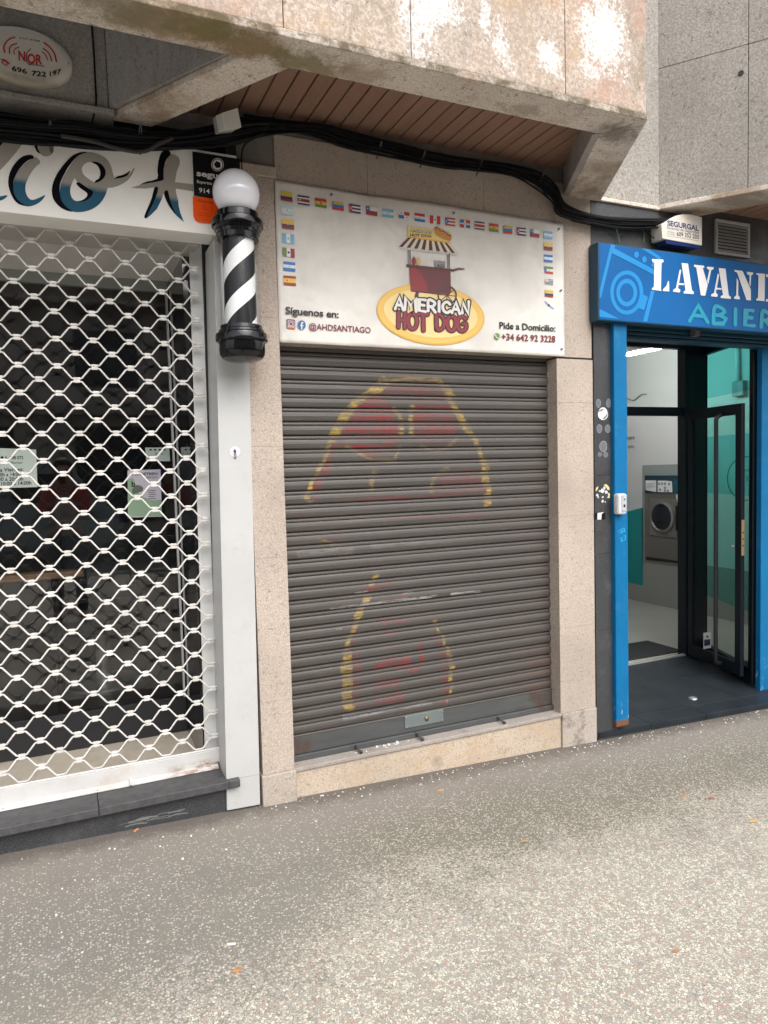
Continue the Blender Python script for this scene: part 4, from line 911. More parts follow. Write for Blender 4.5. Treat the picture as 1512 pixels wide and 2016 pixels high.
    EG = H3(grn, wh, red)+[(blu, 0, 0, .3, 1, 't')]+em(red, .55, .06); UY = [(wh, 0, 0, 1, 1)]+[(nav, .0 if k > 1 else .4, .1+k*.22, 1, .22+k*.22) for k in range(4)]+[(dyel, .05, .05, .3, .4, 'o')]
    z5 = lambda p: zp(530, 340, 4.877, p); z6 = lambda p: zp(820, 380, 4.877, p)
    def fq(z, x0, y0, x1, y1, dl, dx=0): flag(z([(x0, y0), (x1, y0+dl), (x1+dx, y1+dl), (x0+dx, y1)]), cur)
    for cur, a in ((COL, (107, 172, 220, 265, 18, 4)), (CRd, (272, 212, 385, 300, 18, 4)), (BO, (440, 240, 550, 325, 18, 2)), (VE, (604, 272, 715, 352, 18, 3)), (CU, (766, 297, 876, 378, 17, 3)), (CH, (930, 318, 1036, 400, 17, 2)), (AR, (1087, 343, 1192, 422, 15, 2)), (PA, (1244, 368, 1346, 435, 15, 0)), (PY, (1395, 385, 1494, 462, 15, 2)),
                   (ARP, (117, 308, 230, 398, 14, 3)), (EC, (121, 443, 237, 532, 16, 3)), (GU, (124, 580, 240, 670, 14, 2)), (MX, (127, 716, 243, 800, 16, 3)), (HN, (135, 850, 250, 938, 12, 2)), (ES, (137, 985, 256, 1075, 11, 2))): fq(z5, *a)
    for cur, a in ((PE, (128, 212, 228, 290, 12, 0)), (PR, (275, 232, 372, 308, 12, 0)), (RD, (418, 252, 514, 328, 12, 0)), (CR, (560, 270, 654, 345, 12, 0)), (BO, (697, 290, 788, 365, 11, 0)), (VE, (834, 312, 922, 385, 10, 0)), (CU, (965, 327, 1051, 402, 10, 0)), (CH, (1095, 346, 1180, 418, 10, 0)), (AR, (1222, 362, 1306, 434, 10, 0)), (EC, (1224, 475, 1307, 546, 10, 0)),
                   (HN, (1226, 588, 1307, 660, 9, 0)), (EG, (1230, 702, 1311, 770, 9, 1)), (UY, (1231, 818, 1312, 876, 9, 1)), (COL, (1232, 928, 1313, 994, 9, 1))): fq(z6, *a)
    m.m(K('galicia', (.25, .40, .62))); ribbon(m, z6([(1238, 1042), (1272, 1078), (1316, 1110)]), 2.6, lambda q: at(q.x, q.y, L[0])); m.m(nav); m.face([at(*q, L[1]) for q in z6([(1264, 1065), (1280, 1070), (1278, 1090), (1262, 1084)])])
    m.build('printed_flags', None, t, recalc=False)
    # logo ---------------------------------------------------------
    m = MB(); q7 = lambda p: zp(740, 430, 6.873, p); LG = [L[0]-.0004*i for i in range(12)]
    def pol(pts, mt, k): m.m(mt); m.face([at(*p, LG[k]) for p in q7(pts)])
    def ell(cx, cy, rx, ry, tilt, mt, k, n=48):
        ct, s_ = math.cos(tilt), math.sin(tilt); pol([(cx+rx*math.cos(a)*ct-ry*math.sin(a)*s_, cy+rx*math.cos(a)*s_+ry*math.sin(a)*ct) for a in [i*2*math.pi/n for i in range(n)]], mt, k)
    ell(740, 1297, 735, 408, .13, K('gold', (.68, .38, .06)), 0); ell(740, 1290, 715, 390, .13, K('gold2', (.75, .47, .12)), 1); ell(745, 1290, 655, 335, .13, K('gold3', (.72, .45, .10)), 2); ell(742, 1285, 640, 322, .13, K('cream', (.78, .60, .27)), 3)
    brn, mar, blk = K('brown', (.09, .03, .03)), K('maroon', (.25, .03, .035)), K('black', (.015, .012, .012))
    # cart
    pol([(455, 665), (1010, 715), (1018, 1000), (995, 1035), (470, 985)], mar, 4); pol([(560, 680), (1010, 722), (1014, 1000), (700, 1005), (690, 880), (620, 740)], K('maroon2', (.13, .03, .035)), 5)
    pol([(413, 618), (1035, 685), (1035, 718), (413, 655)], brn, 6); pol([(1035, 690), (1118, 668), (1200, 678), (1200, 692), (1120, 690), (1045, 720), (1030, 715)], brn, 6)
    pol([(470, 975), (880, 1020), (880, 1035), (480, 990)], brn, 6); pol([(540, 995), (590, 995), (555, 1075), (520, 1060)], brn, 6)
    for x in (432, 455, 965, 985): pol([(x, 400 if x < 700 else 460), (x+13, 402 if x < 700 else 462), (x+15, 625 if x < 700 else 682), (x+5, 622 if x < 700 else 680)], blk if x in (455, 985) else K('greyline', (.2, .2, .22)), 4)
    pol([(432, 105), (790, 150), (1003, 185), (1000, 340), (720, 300), (432, 262)], K('yellowboard', (.74, .58, .18)), 4); pol([(440, 240), (720, 280), (1000, 318), (1000, 340), (720, 302), (432, 264)], K('gold', (.68, .38, .06)), 5)
    top = [(440+i*(560/16), 258+i*(80/16)) for i in range(17)]; bot = [(312+i*(812/16), 382+i*(95/16)) for i in range(17)]
    for i in range(16): pol([top[i], top[i+1], bot[i+1], bot[i]], K('awningbrown', (.09, .028, .022)) if i % 2 == 0 else K('awningcream', (.66, .59, .47)), 6)
    for i in range(14): 
        x = 340+i*57; y = 395+i*6.7; ell(x, y, 24, 22, 0, K('scallop', (.6, .57, .53)), 5, 14)
    ell(515, 580, 27, 60, 0, mar, 5, 16); ell(581, 585, 27, 60, 0, K('tan', (.6, .38, .15)), 5, 16)
    pol([(515, 500), (520, 525), (509, 525)], mar, 5); pol([(581, 510), (586, 530), (575, 530)], K('tan', (.6, .38, .15)), 5)
    pol([(792, 565), (830, 575), (850, 568), (905, 580), (940, 575), (940, 670), (798, 655)], K('greysign', (.25, .22, .24)), 5)
    # hot dog on the board
    hd = smoothp(q7([(790, 150), (810, 115), (850, 120), (930, 170), (1010, 220), (1025, 250), (1015, 295), (970, 300), (890, 270), (810, 220)]), 4); m.m(K('bun', (.55, .25, .06))); m.face([at(*p, LG[7]) for p in hd])
    m.m(mar); ribbon(m, smoothp(q7([(815, 125), (870, 165), (940, 195), (1000, 230)]), 4, False), 4, lambda p: at(p.x, p.y, LG[8])); m.m(dyel); ribbon(m, smoothp(q7([(820, 135), (845, 140), (850, 165), (885, 165), (895, 190), (930, 185), (945, 210), (975, 205), (990, 228)]), 3, False), 1.1, lambda p: at(p.x, p.y, LG[9]))
    # wheel
    g8 = lambda p: at(p.x, p.y, LG[8]); m.m(K('wheel', (.07, .05, .055)))
    cen = (965, 1040); ring = [(cen[0]+122*math.cos(a), cen[1]+122*math.sin(a)) for a in [i*2*math.pi/36 for i in range(37)]]; ribbon(m, q7(ring), 3, g8, False)
    for i in range(8): a = i*math.pi/4+.1; ribbon(m, q7([cen, (cen[0]+118*math.cos(a), cen[1]+118*math.sin(a))]), 1.8, lambda p, i=i: at(p.x, p.y, LG[7]-.00003*i), False)
    m.m(blk); text(m, 'AD', *q7([(820, 655), (925, 665)]), 5.5, LG[6], .01)
    text(m, 'AMERICAN', *q7([(452, 182), (768, 212)]), 6.2, LG[5]+.0001, .05); m.m(wh); text(m, 'AMERICAN', *q7([(452, 182), (768, 212)]), 6.2, LG[6], .0)
    m.m(K('awningred', (.16, .03, .03))); text(m, 'HOT DOG', *q7([(462, 240), (752, 258)]), 5, LG[6], .04)
    m.build('printed_logo', None, t, recalc=False)
    # big lettering
    m = MB()
    rowA = [('A', (262, 1225, 370, 1240, 1060, 1075)), ('M', (392, 1235, 545, 1260, 1065, 1085)), ('E', (580, 1245, 680, 1262, 1095, 1105)), ('R', (700, 1250, 810, 1270, 1110, 1120)), ('I', (830, 1262, 880, 1268, 1118, 1125)), ('C', (900, 1268, 1012, 1280, 1125, 1135)), ('A', (1030, 1275, 1135, 1290, 1130, 1140)), ('N', (1165, 1280, 1262, 1292, 1135, 1125))]
    rowB = [('H', (300, 1470, 400, 1480, 1270, 1275)), ('O', (430, 1490, 560, 1500, 1285, 1290)), ('T', (575, 1500, 700, 1510, 1290, 1300)), ('D', (815, 1500, 930, 1515, 1300, 1310)), ('O', (960, 1515, 1085, 1525, 1315, 1320)), ('G', (1100, 1515, 1225, 1525, 1320, 1330))]
    for rows, c_out, c_in, wo, wi in ((rowA, K('outline', (.03, .018, .025)), wh, 11.4, 5.6), (rowB, K('outline2', (.07, .025, .03)), K('letterred', (.24, .03, .045)), 10.4, 5.8)):
        for lay, (cc, ww) in enumerate(((c_out, wo), (c_in, wi))):
            m.m(cc)
            for i, (ch, (x0, y0, x1, y1, t0, t1)) in enumerate(rows): brush(m, ch, q7([(x0, y0), (x1, y1), (x1, t1), (x0, t0)]), ww, LG[9]-.0014*lay-.00004*i)
    z8 = lambda p: zp(560, 590, 6.873, p); m.m(blk)
    text(m, 'S\u00edguenos en:', *z8([(14, 188), (735, 245)]), 13.5, L[2], .022, sp=.95)
    RT_ = K('textred', (.17, .02, .03)); m.m(RT_); text(m, '@AHDSANTIAGO', *z8([(332, 398), (1168, 452)]), 11.5, L[2], .014)
    m.m(blk); text(m, 'Pide a Domicilio:', *z6([(797, 1300), (1335, 1330)]), 12.5, L[2], .022); m.m(RT_); text(m, '+34 642 92 3228', *z6([(818, 1410), (1335, 1432)]), 12.5, L[2], .022)
    # social icons
    f8 = lambda pts, mt, k: (m.m(mt), m.face([at(*p, L[k]-.0002) for p in pts]))
    f8(z8([(40, 262), (135, 270), (145, 285), (148, 385), (138, 397), (42, 385), (33, 375), (30, 272)]), K('insta', (.13, .03, .09)), 1); f8(z8([(34, 340), (147, 350), (147, 388), (138, 396), (42, 385), (34, 375)]), K('insta2', (.50, .13, .03)), 2)
    m.m(wh); g3 = lambda p: at(p.x, p.y, L[4])
    ribbon(m, z8([(50, 285), (128, 292), (130, 372), (53, 365), (50, 285)]), .9, g3, False); ribbon(m, [z8([(90+24*math.cos(a), 328+24*math.sin(a))])[0] for a in [i*.4488 for i in range(15)]], 1.0, g3, False)
    f8([z8([(233+55*math.cos(a), 342+62*math.sin(a))])[0] for a in [i*.2618 for i in range(24)]], K('fbblue', (.02, .12, .30)), 1); m.m(wh); ribbon(m, z8([(255, 310), (238, 312), (232, 330), (234, 400)]), 2.4, g3, False); ribbon(m, z8([(212, 350), (256, 354)]), 1.8, lambda p: at(p.x, p.y, L[5]), False)
    f8([z6([(773+27*math.cos(a), 1378+34*math.sin(a))])[0] for a in [i*.2618 for i in range(24)]], K('wagreen', (.14, .26, .07)), 1); m.m(wh); ribbon(m, smoothp(z6([(760, 1362), (765, 1382), (788, 1396)]), 3, False), 1.5, g3)
    m.build('printed_lettering', None, t, recalc=False)
    for p in ((652, 384), (893, 420), (1100, 451), (1104, 572), (1105.5, 687)):
        q = at(*p, Y); mb = MB(); mb.smooth = True; mb.tube([(q.x, Y-.004, q.z), (q.x, Y+.004, q.z)], .0065, 14); g = mb.build('grommet', SILV, t)
        mb = MB(); mb.tube([(q.x, Y-.0065, q.z), (q.x, Y-.0041, q.z)], .0035, 10); mb.build('screw', mat('screw_dark', (.05, .05, .05), .4, .8), g)
banner()

# ------------------------------------------------------------------ cables
def bundle(name, label, top, bot, n, r, Y0, Y1, seed, ties=()):
    rnd = random.Random(seed); t = thing(name, label, 'cables', at(*bot[len(bot)//2], Y0))
    for c in range(n):
        u = (c+.5)/n; ph = rnd.random()*9; pts = []; yy = Y0+(Y1-Y0)*rnd.random(); rr = r*rnd.uniform(.55, 1.35)
        for i, (a, b) in enumerate(zip(top, bot)):
            uu = min(1, max(0, u+.22*pnoise(Vector((i*.7, ph, 0))))); pts.append(tuple(at(a[0]*(1-uu)+b[0]*uu, a[1]*(1-uu)+b[1]*uu, yy+.012*pnoise(Vector((i*.9, ph, 4))))))
        mb = MB(); mb.smooth = True; mb.tube(smoothp(pts, 6, False), rr, 7); mb.build('cable', CABLE, t)
    for (x, y, s) in ties:
        p = at(x, y, Y0-.012); mb = MB(); mb.smooth = True
        mb.tube([(p.x+s*.1*math.sin(a), p.y+.03+.032*math.cos(a)*-1, p.z+s*math.cos(a)*1.0) for a in [k*math.pi/8-math.pi/2 for k in range(17)]], .0025, 5); mb.build('cable_tie', mat('tie_plastic', (.06, .06, .065), .5), t)
    return t
bundle('cable_bundle', 'thick tangle of black cables above the barber fascia', [(-40, 222), (60, 232), (150, 240), (240, 252), (320, 262), (400, 252), (470, 232), (540, 232)], [(-40, 272), (60, 282), (150, 290), (240, 295), (320, 292), (400, 290), (470, 282), (520, 262)], 30, .0072, D-.075, D-.03, 3, [(278, 268, .05), (100, 262, .05)])
bundle('cable_bundle', 'black cable run curving down under the board soffit over the banner', [(480, 226), (559, 238), (638, 246), (717, 264), (797, 284), (876, 305), (955, 317), (1015, 326), (1065, 340), (1095, 366), (1116, 400), (1173, 424), (1240, 430), (1322, 431)],
       [(500, 274), (560, 262), (614, 268), (678, 290), (737, 303), (850, 326), (930, 335), (1006, 347), (1054, 371), (1085, 398), (1103, 425), (1180, 442), (1240, 450), (1310, 447)], 24, .0040, D-.07, D-.02, 5, [(752, 290, .03), (838, 308, .03), (950, 326, .028), (1072, 350, .03)])
def loose():
    def cab(label, pts, r, Y, m=CABLE):
        mb = MB(); mb.smooth = True; mb.tube([at(x, y, Y) for x, y in smoothp(pts, 6, False)], r, 8); mb.build('cable', m, None, label=label, cat='cable')
    cab('sagging brown conduit looping over the top of the barber fascia', [(120, 268), (180, 278), (222, 290), (255, 297), (272, 299), (290, 296), (312, 284), (340, 272)], .0085, D-.085, mat('conduit_brown', (.03, .025, .025), .5))
    cab('thin dark cable hanging down the grey concrete beside the oval sign', [(179, 30), (184, 90), (187, 150), (189, 205), (181, 240)], .0035, 3.143)
    cab('single thin cable sagging below the bundle onto the stone wall', [(560, 250), (700, 290), (800, 316), (880, 332), (955, 334), (1040, 352), (1085, 385), (1120, 430), (1150, 440), (1230, 455), (1300, 452), (1330, 440)], .003, D-.012)
    cab('green wire dropping from the cables to the blue sign', [(1212, 447), (1216, 460), (1220, 479)], .003, D-.015, mat('green_wire', (.08, .22, .10), .5))
    cab('short green wire hanging left of the alarm box', [(1267, 446), (1268, 462), (1268, 478)], .0018, D-.012, mat('green_wire', (.08, .22, .10), .5))
    cab('black cable curling into the side of the alarm box', [(1262, 440), (1275, 458), (1290, 470), (1300, 466), (1296, 452)], .003, D-.03)
    cab('thin cable running along the pilaster cap to the cable bundle', [(477, 400), (476, 340), (478, 292), (500, 272), (540, 250)], .0035, D-.02)
loose()
def jbox():
    t = thing('junction_box', 'small tilted white junction box hanging among the cables', 'junction box', at(457, 255, 3.03))
    q = [(436.7, 222), (468, 212), (476, 250.6), (443, 255)]
    mb = MB(); a = [at(x, y, 3.03) for x, y in q]; b = [p+Vector((-.018, .045, .004)) for p in a]; mb.loft(b, a); mb.build('cover', mat('white_plastic', (.62, .62, .58), .4), t, bevel=.002)
    mb = MB(); c = [p+Vector((-.0182, .0455, .004)) for p in a]; d = [p+Vector((-.026, .07, .004)) for p in a]; mb.loft(d, c); mb.build('back_box', mat('grey_plastic', (.3, .3, .3), .5), t, bevel=.002)
jbox()

# ================================================================== LAUNDRY
ls = thing('laundry_shopfront', 'blue framed laundry shopfront with open black glass door', 'shopfront', (3.6, D, 0))
def laundry():
    # threshold tiles: front edge follows the pavement
    TILE = mat('dark_floor_tile', (.016, .021, .026), .45, spec=.3, var=.3, vs=6, dirt=(.05, .055, .06), ds=9, da=.3)
    def fz(x, y):
        front = -.022-.040*(x-2.85); k = min(1, max(0, (4.1-y)/.915)); return front*k
    mb = MB(); xs = [2.76, 3.16, 3.62, 4.08, 5.2]; ys = [D-.012, D+.125, 3.72, 4.10]
    for i in range(4):
        for j in range(3):
            x0, x1, y0, y1 = xs[i]+.0012, xs[i+1]-.0012, ys[j]+.0012, ys[j+1]-.0012
            tp = [(x0, y0), (x1, y0), (x1, y1), (x0, y1)]
            mb.loft([(x, y, fz(x, y)-.035) for x, y in tp], [(x, y, fz(x, y)) for x, y in tp])
    mb.build('threshold_tiles', TILE, ls, bevel=.002)
    mb = MB(); mb.loft([(2.76, D-.004, -.3), (5.2, D-.004, -.3), (5.2, 4.2, -.3), (2.76, 4.2, -.3)], [(2.76, D-.004, fz(2.76, D)-.036), (5.2, D-.004, fz(5.2, D)-.036), (5.2, 4.2, -.04), (2.76, 4.2, -.04)]); mb.build('threshold_base', LEDGE, ls)
    # blue posts
    m = MATS['blue_paint']; T = NT(m); x, y, z = T.xyz()
    prev = T.b.inputs['Base Color'].links[0].from_socket
    rust = T.math('MULTIPLY', T.ramp(T.math('ADD', z, T.math('MULTIPLY', T.noise(40, 5, .7), .06)), .078, .055), T.ramp(x, 4.0, 3.5))
    c = T.mix(T.math('MULTIPLY', T.ramp(z, .22, .06), T.ramp(T.noise(60, 4, .7, T.mapped(1, 1, .25)), .58, .66)), prev, (.35, .45, .52)); T.col(T.mix(rust, c, (.16, .07, .035)))
    mb = MB(); mb.loft([(2.870, D-.035, -.0), (2.966, D-.035, -.0), (2.966, D+.12, 0), (2.870, D+.12, 0)], [(2.870, D-.035, 2.42), (2.966, D-.035, 2.42), (2.966, D+.12, 2.42), (2.870, D+.12, 2.42)])
    mb.build('frame_post', BLUE, ls, bevel=.006)
    mb = MB(); mb.box(4.335, 7, D+.165, D+.205, -.15, 2.6); mb.build('side_pier', BLUE, ls, bevel=.004)
    # shutter housing over the opening, dark blue slats with an exposed bracket
    mb = MB(); mb.box(2.968, 4.62, D+.121, D+.20, 2.33, 2.45)
    for k in range(3): mb.box(2.968, 4.40, D+.125-.004*k, D+.21, 2.278+.024*k, 2.298+.024*k)
    mb.build('shutter_housing', BLUED, ls, bevel=.004)
    p = at(1366, 656, D+.10); mb = MB(); mb.box(p.x-.022, p.x+.022, D+.07, D+.11, p.z-.022, p.z+.022); mb.build('housing_bracket', mat('dull_steel', (.17, .15, .14), .6, .4), ls, bevel=.003)
    # door plane at the back
    Yd = 4.10; zt = 2.42; zb0 = at(1290, 817, Yd).z; zb1 = at(1290, 801, Yd).z
    mb = MB(); mb.box(2.9, 4.425, Yd, Yd+.05, zb0-.005, zb1); mb.build('transom_bar', DARKFR, ls, bevel=.003)
    mb = MB(); mb.box(4.425, 4.50, Yd-.02, Yd+.06, -.01, 2.6); mb.box(4.50, 4.66, Yd-.01, Yd+.05, -.01, 2.6); mb.build('hinge_post', DARKFR, ls, bevel=.003)
    mb = MB(); mb.box(2.9, 4.42, Yd, Yd+.05, 2.40, 2.7); mb.build('head_frame', DARKFR, ls)
    mb = MB(); mb.face([(2.9, Yd+.025, zb1), (4.425, Yd+.025, zb1), (4.425, Yd+.025, 2.40), (2.9, Yd+.025, 2.40)]); mb.build('transom_pane', CLEAR, ls, recalc=False)
    mb = MB(); mb.box(2.9, 4.425, Yd-.02, Yd+.01, .0, .012); mb.build('threshold_strip', mat('aluminium_strip', (.42, .42, .40), .4, .5), ls, bevel=.002)
    mb = MB(); mb.box(2.9, 2.997, D+.12, Yd, -.05, 2.7); mb.build('side_wall', mat('grey_wall', (.3, .31, .31), .6), ls)
    # fixed side screen from the hinge post out to the blue pier
    P, Q_ = Vector((4.655, 4.10)), Vector((4.350, 3.405)); d = (Q_-P).normalized(); n = Vector((-d.y, d.x)); Lg = (Q_-P).length
    def bar(mb, a, b, z0, z1, th=.045, off=0):
        A = P+d*a+n*off; B = P+d*b+n*off; o = n*th/2
        v = [(A-o), (B-o), (B+o), (A+o)]; mb.loft([(q.x, q.y, z0) for q in v], [(q.x, q.y, z1) for q in v])
    zf = -.035
    mb = MB(); bar(mb, -.05, Lg, zf, .07); bar(mb, -.05, Lg, 2.36, 2.45); bar(mb, Lg-.05, Lg, .0705, 2.359); bar(mb, -.05, .0, .0705, 2.359)
    mb.build('side_screen_frame', DARKFR, ls, bevel=.003)
    def pane(nm, z0, z1, m_, off=0, a0=0, a1=None):
        a1 = a1 or Lg-.05; A = P+d*a0+n*off; B = P+d*a1+n*off
        mb = MB(); mb.face([(A.x, A.y, z0), (B.x, B.y, z0), (B.x, B.y, z1), (A.x, A.y, z1)]); return mb.build(nm, m_, ls, recalc=False)
    pane('side_pane', .07, 2.36, CLEAR)
    zA, zB, zC, zD = .52, 1.0, 1.75, 2.02
    def onscreen(px, py):
        dd = ray(px, py); t_ = (n.x*P.x+n.y*P.y)/(n.x*dd.x+n.y*dd.y); return EYE+dd*t_
    pane('teal_film', zD, 2.36, TEAL, .004); pane('pale_film', 1.72, zD, TEAL2, .004); pane('teal_film', 1.28, 1.72, TEAL, .004); pane('pale_film', .46, 1.28, TEAL2, .004)
    # ring and hours lettering on the screen
    mb = MB(); mb.m(BK); off3 = -n*.004; g = lambda q: onscreen(q.x, q.y)+Vector((off3.x, off3.y, 0))
    ribbon(mb, [(1470+37*math.cos(a), 942+43*math.sin(a)) for a in [i*2*math.pi/40 for i in range(7, 34)]], 1.3, g, False)
    text(mb, '.co de', (1466, 928), (1487, 928), 7, plane=lambda x, y: g(Vector((x, y)))); text(mb, '23:00', (1470, 946), (1489, 945), 8, plane=lambda x, y: g(Vector((x, y))))
    mb.build('hours_lettering', None, ls, recalc=False)
    # the open leaf -------------------------------------------------
    H = Vector((4.440, 4.055)); Fp = Vector((4.295, 3.462)); e = (Fp-H).normalized(); m2 = Vector((-e.y, e.x)); Ll = (Fp-H).length
    leaf = thing('glass_door', 'open black framed glass door leaf swung towards the street', 'door', (H.x, H.y, 0))
    def lb(mb, a, b, z0, z1, th=.04, off=0):
        A = H+e*a+m2*off; B = H+e*b+m2*off; o = m2*th/2
        v = [(A-o), (B-o), (B+o), (A+o)]; mb.loft([(q.x, q.y, z0) for q in v], [(q.x, q.y, z1) for q in v])
    z0, z1 = .012, 1.925
    mb = MB(); lb(mb, 0, .05, z0, z1, .03); lb(mb, Ll-.062, Ll, z0, z1, .03); lb(mb, .0505, Ll-.0625, z1-.075, z1, .03); lb(mb, .0505, Ll-.0625, z0, z0+.09, .03); mb.build('frame', DARKFR, leaf, bevel=.003)
    A = H+e*.05; B = H+e*(Ll-.062); mb = MB(); mb.face([(A.x, A.y, z0+.09), (B.x, B.y, z0+.09), (B.x, B.y, z1-.075), (A.x, A.y, z1-.075)]); mb.build('pane', CLEAR, leaf, recalc=False)
    side = -1 if (m2.x > 0) else 1
    hp = H+e*(Ll-.20)+m2*side*.065; b0 = H+e*(Ll-.20)+m2*side*.02
    mb = MB(); mb.smooth = True; mb.tube([(b0.x, b0.y, 1.86)]+[(b0.x*(1-t)+hp.x*t, b0.y*(1-t)+hp.y*t, 1.86-.03*t*t) for t in (.4, .8, 1)]+[(hp.x, hp.y, 1.80), (hp.x, hp.y, .12), (hp.x, hp.y, .07)]+[(b0.x*t+hp.x*(1-t), b0.y*t+hp.y*(1-t), .06-.005*t) for t in (.3, .7, 1)], .015, 12)
    mb.build('pull_handle', mat('handle_dark', (.02, .018, .022), .4), leaf)
    En = Fp+e*.001; mb = MB(); o = m2*.011
    v = [(En-o), (En+o)]; mb.loft([(v[0].x, v[0].y, .87), (v[1].x, v[1].y, .87), (v[1].x+e.x*.003, v[1].y+e.y*.003, .87), (v[0].x+e.x*.003, v[0].y+e.y*.003, .87)], [(v[0].x, v[0].y, 1.12), (v[1].x, v[1].y, 1.12), (v[1].x+e.x*.003, v[1].y+e.y*.003, 1.12), (v[0].x+e.x*.003, v[0].y+e.y*.003, 1.12)])
    mb.build('lock_plate', mat('brass_plate', (.50, .33, .17), .35, .6), leaf)
    for zz in (1.03, .985, .94): mb = MB(); mb.tube([(En.x+e.x*.003, En.y+e.y*.003, zz), (En.x+e.x*.005, En.y+e.y*.005, zz)], .006, 8); mb.build('keyhole', MBLK, leaf)
    q = H+e*(Ll-.05)+m2*side*.03; mb = MB(); mb.smooth = True; mb.tube([(q.x, q.y, .93), (q.x+m2.x*side*.02, q.y+m2.y*side*.02, .93)], .009, 10); mb.build('thumb_turn', SILV, leaf)
    # small camera notice on the leaf's glass
    def onleaf(px, py, off=-.004):
        dd = ray(px, py); t_ = (m2.x*H.x+m2.y*H.y)/(m2.x*dd.x+m2.y*dd.y); pp = EYE+dd*t_; return pp+Vector((m2.x, m2.y, 0))*side*abs(off)
    mb = MB(); mb.m(WHT); mb.face([onleaf(x, y) for x, y in ((1385.5, 1246), (1401, 1244), (1401, 1275), (1385.5, 1278))]); mb.m(mat('navy_print', (.02, .035, .07), .5)); mb.face([onleaf(x, y, .005) for x, y in ((1387.5, 1259.5), (1399.5, 1258), (1399.5, 1270), (1387.5, 1272))]); mb.face([onleaf(x, y, .005) for x, y in ((1391, 1252), (1395, 1251), (1397, 1254), (1393, 1255.5))])
    mb.build('camera_notice', None, leaf, recalc=False)
    # floor bolt socket
    p = atz(1364, 1369, -.022); mb = MB(); mb.smooth = True; mb.lathe(p.x, p.y, [(.001, fz(p.x, p.y)+.012), (.024, fz(p.x, p.y)+.010), (.03, fz(p.x, p.y)+.001)], 20); mb.build('floor_stop', SILV, ls)
    # room ---------------------------------------------------------------
    Xw = 5.755
    WW = mat('laundry_wall', (.62, .63, .62), .7); mb = MB(); mb.box(Xw, Xw+.1, Yd-.8, 9, -.1, 2.9); mb.build('room_wall', WW, ls)
    GP = mat('grey_wainscot', (.30, .305, .28), .6); mb = MB(); mb.box(Xw-.012, Xw, Yd-.6, 9, .0, .50); mb.build('wainscot', GP, ls)
    TP = mat('teal_wall_paint', (.01, .25, .25), .6); mb = MB()
    mb.face([atx(x, y, Xw-.013) for x, y in smoothp([(1205, 1045), (1215, 1015), (1240, 1006), (1262, 1000)], 4, False)+[(1266, 1000), (1266, 1153), (1205, 1140)]]); mb.build('teal_wave', TP, ls, recalc=False)
    mb = MB(); mb.box(2.9, Xw, 8.9, 9, -.1, 2.9); mb.build('back_wall', WW, ls)
    mb = MB(); mb.box(2.0, 2.9, 4.1, 9, -.1, 2.9); mb.build('partition_wall', WW, ls)
    mb = MB(); mb.box(2.9, Xw+.1, D+.5, 9, 2.72, 2.8); mb.build('room_ceiling', mat('ceiling_grey', (.5, .5, .49), .7), ls)
    mb = MB(); mb.box(2.9, Xw, Yd+.06, 9, -.06, -.0005); mb.box(4.7, Xw, D+.5, Yd+.059, -.06, -.0005); mb.build('room_floor', mat('pale_floor_tile', (.42, .42, .38), .35, var=.05), ls)
    mb = MB(); mb.face([(4.64, D+.42, -.05), (Xw, D+.42, -.05), (Xw, D+.42, 2.8), (4.64, D+.42, 2.8)]); mb.build('front_wall', WW, ls, recalc=False)
    # writing on the wall
    mb = MB(); mb.m(BK); gp = lambda x, y: atx(x, y, Xw-.014); ribbon(mb, smoothp([(1212, 772), (1236, 785), (1248, 788), (1258, 780), (1266, 776), (1273, 777)], 4, False), 1.2, lambda q: gp(q.x, q.y))
    text(mb, 'ropa', (1231, 865), (1249, 864), 7, plane=gp, shear=.2); text(mb, 'min.', (1236, 882), (1249, 882), 7, plane=gp, shear=.2); mb.build('wall_writing', None, ls, recalc=False)
    # tube light
    t = thing('tube_light', 'glowing white fluorescent tube on the laundry ceiling', 'lamp', (4.7, 5, 2.5))
    mb = MB(); mb.smooth = True; mb.tube([(4.70, 4.45, 2.50), (4.70, 5.9, 2.50)], .010, 12); mb.build('tube', mat('lit_tube', (1, 1, 1), .5, emit=(1, 1, .98), es=60), t)
    mb = MB(); mb.box(4.68, 4.72, 4.45, 5.9, 2.52, 2.719); mb.build('batten', WHT, t)
    # mat
    mb = MB(); a = [atz(x, y, .0) for x, y in ((1200, 1272), (1282, 1263.5), (1390, 1292), (1390, 1300), (1200, 1320))]
    mb.box(3.3, 4.50, Yd+.08, 4.56, .0, .012); mb.build('door_mat', mat('mat_rubber', (.012, .013, .015), .8, bump=.4), None, bevel=.003, label='dark rubber mat just inside the laundry doorway', cat='door mat')
laundry()

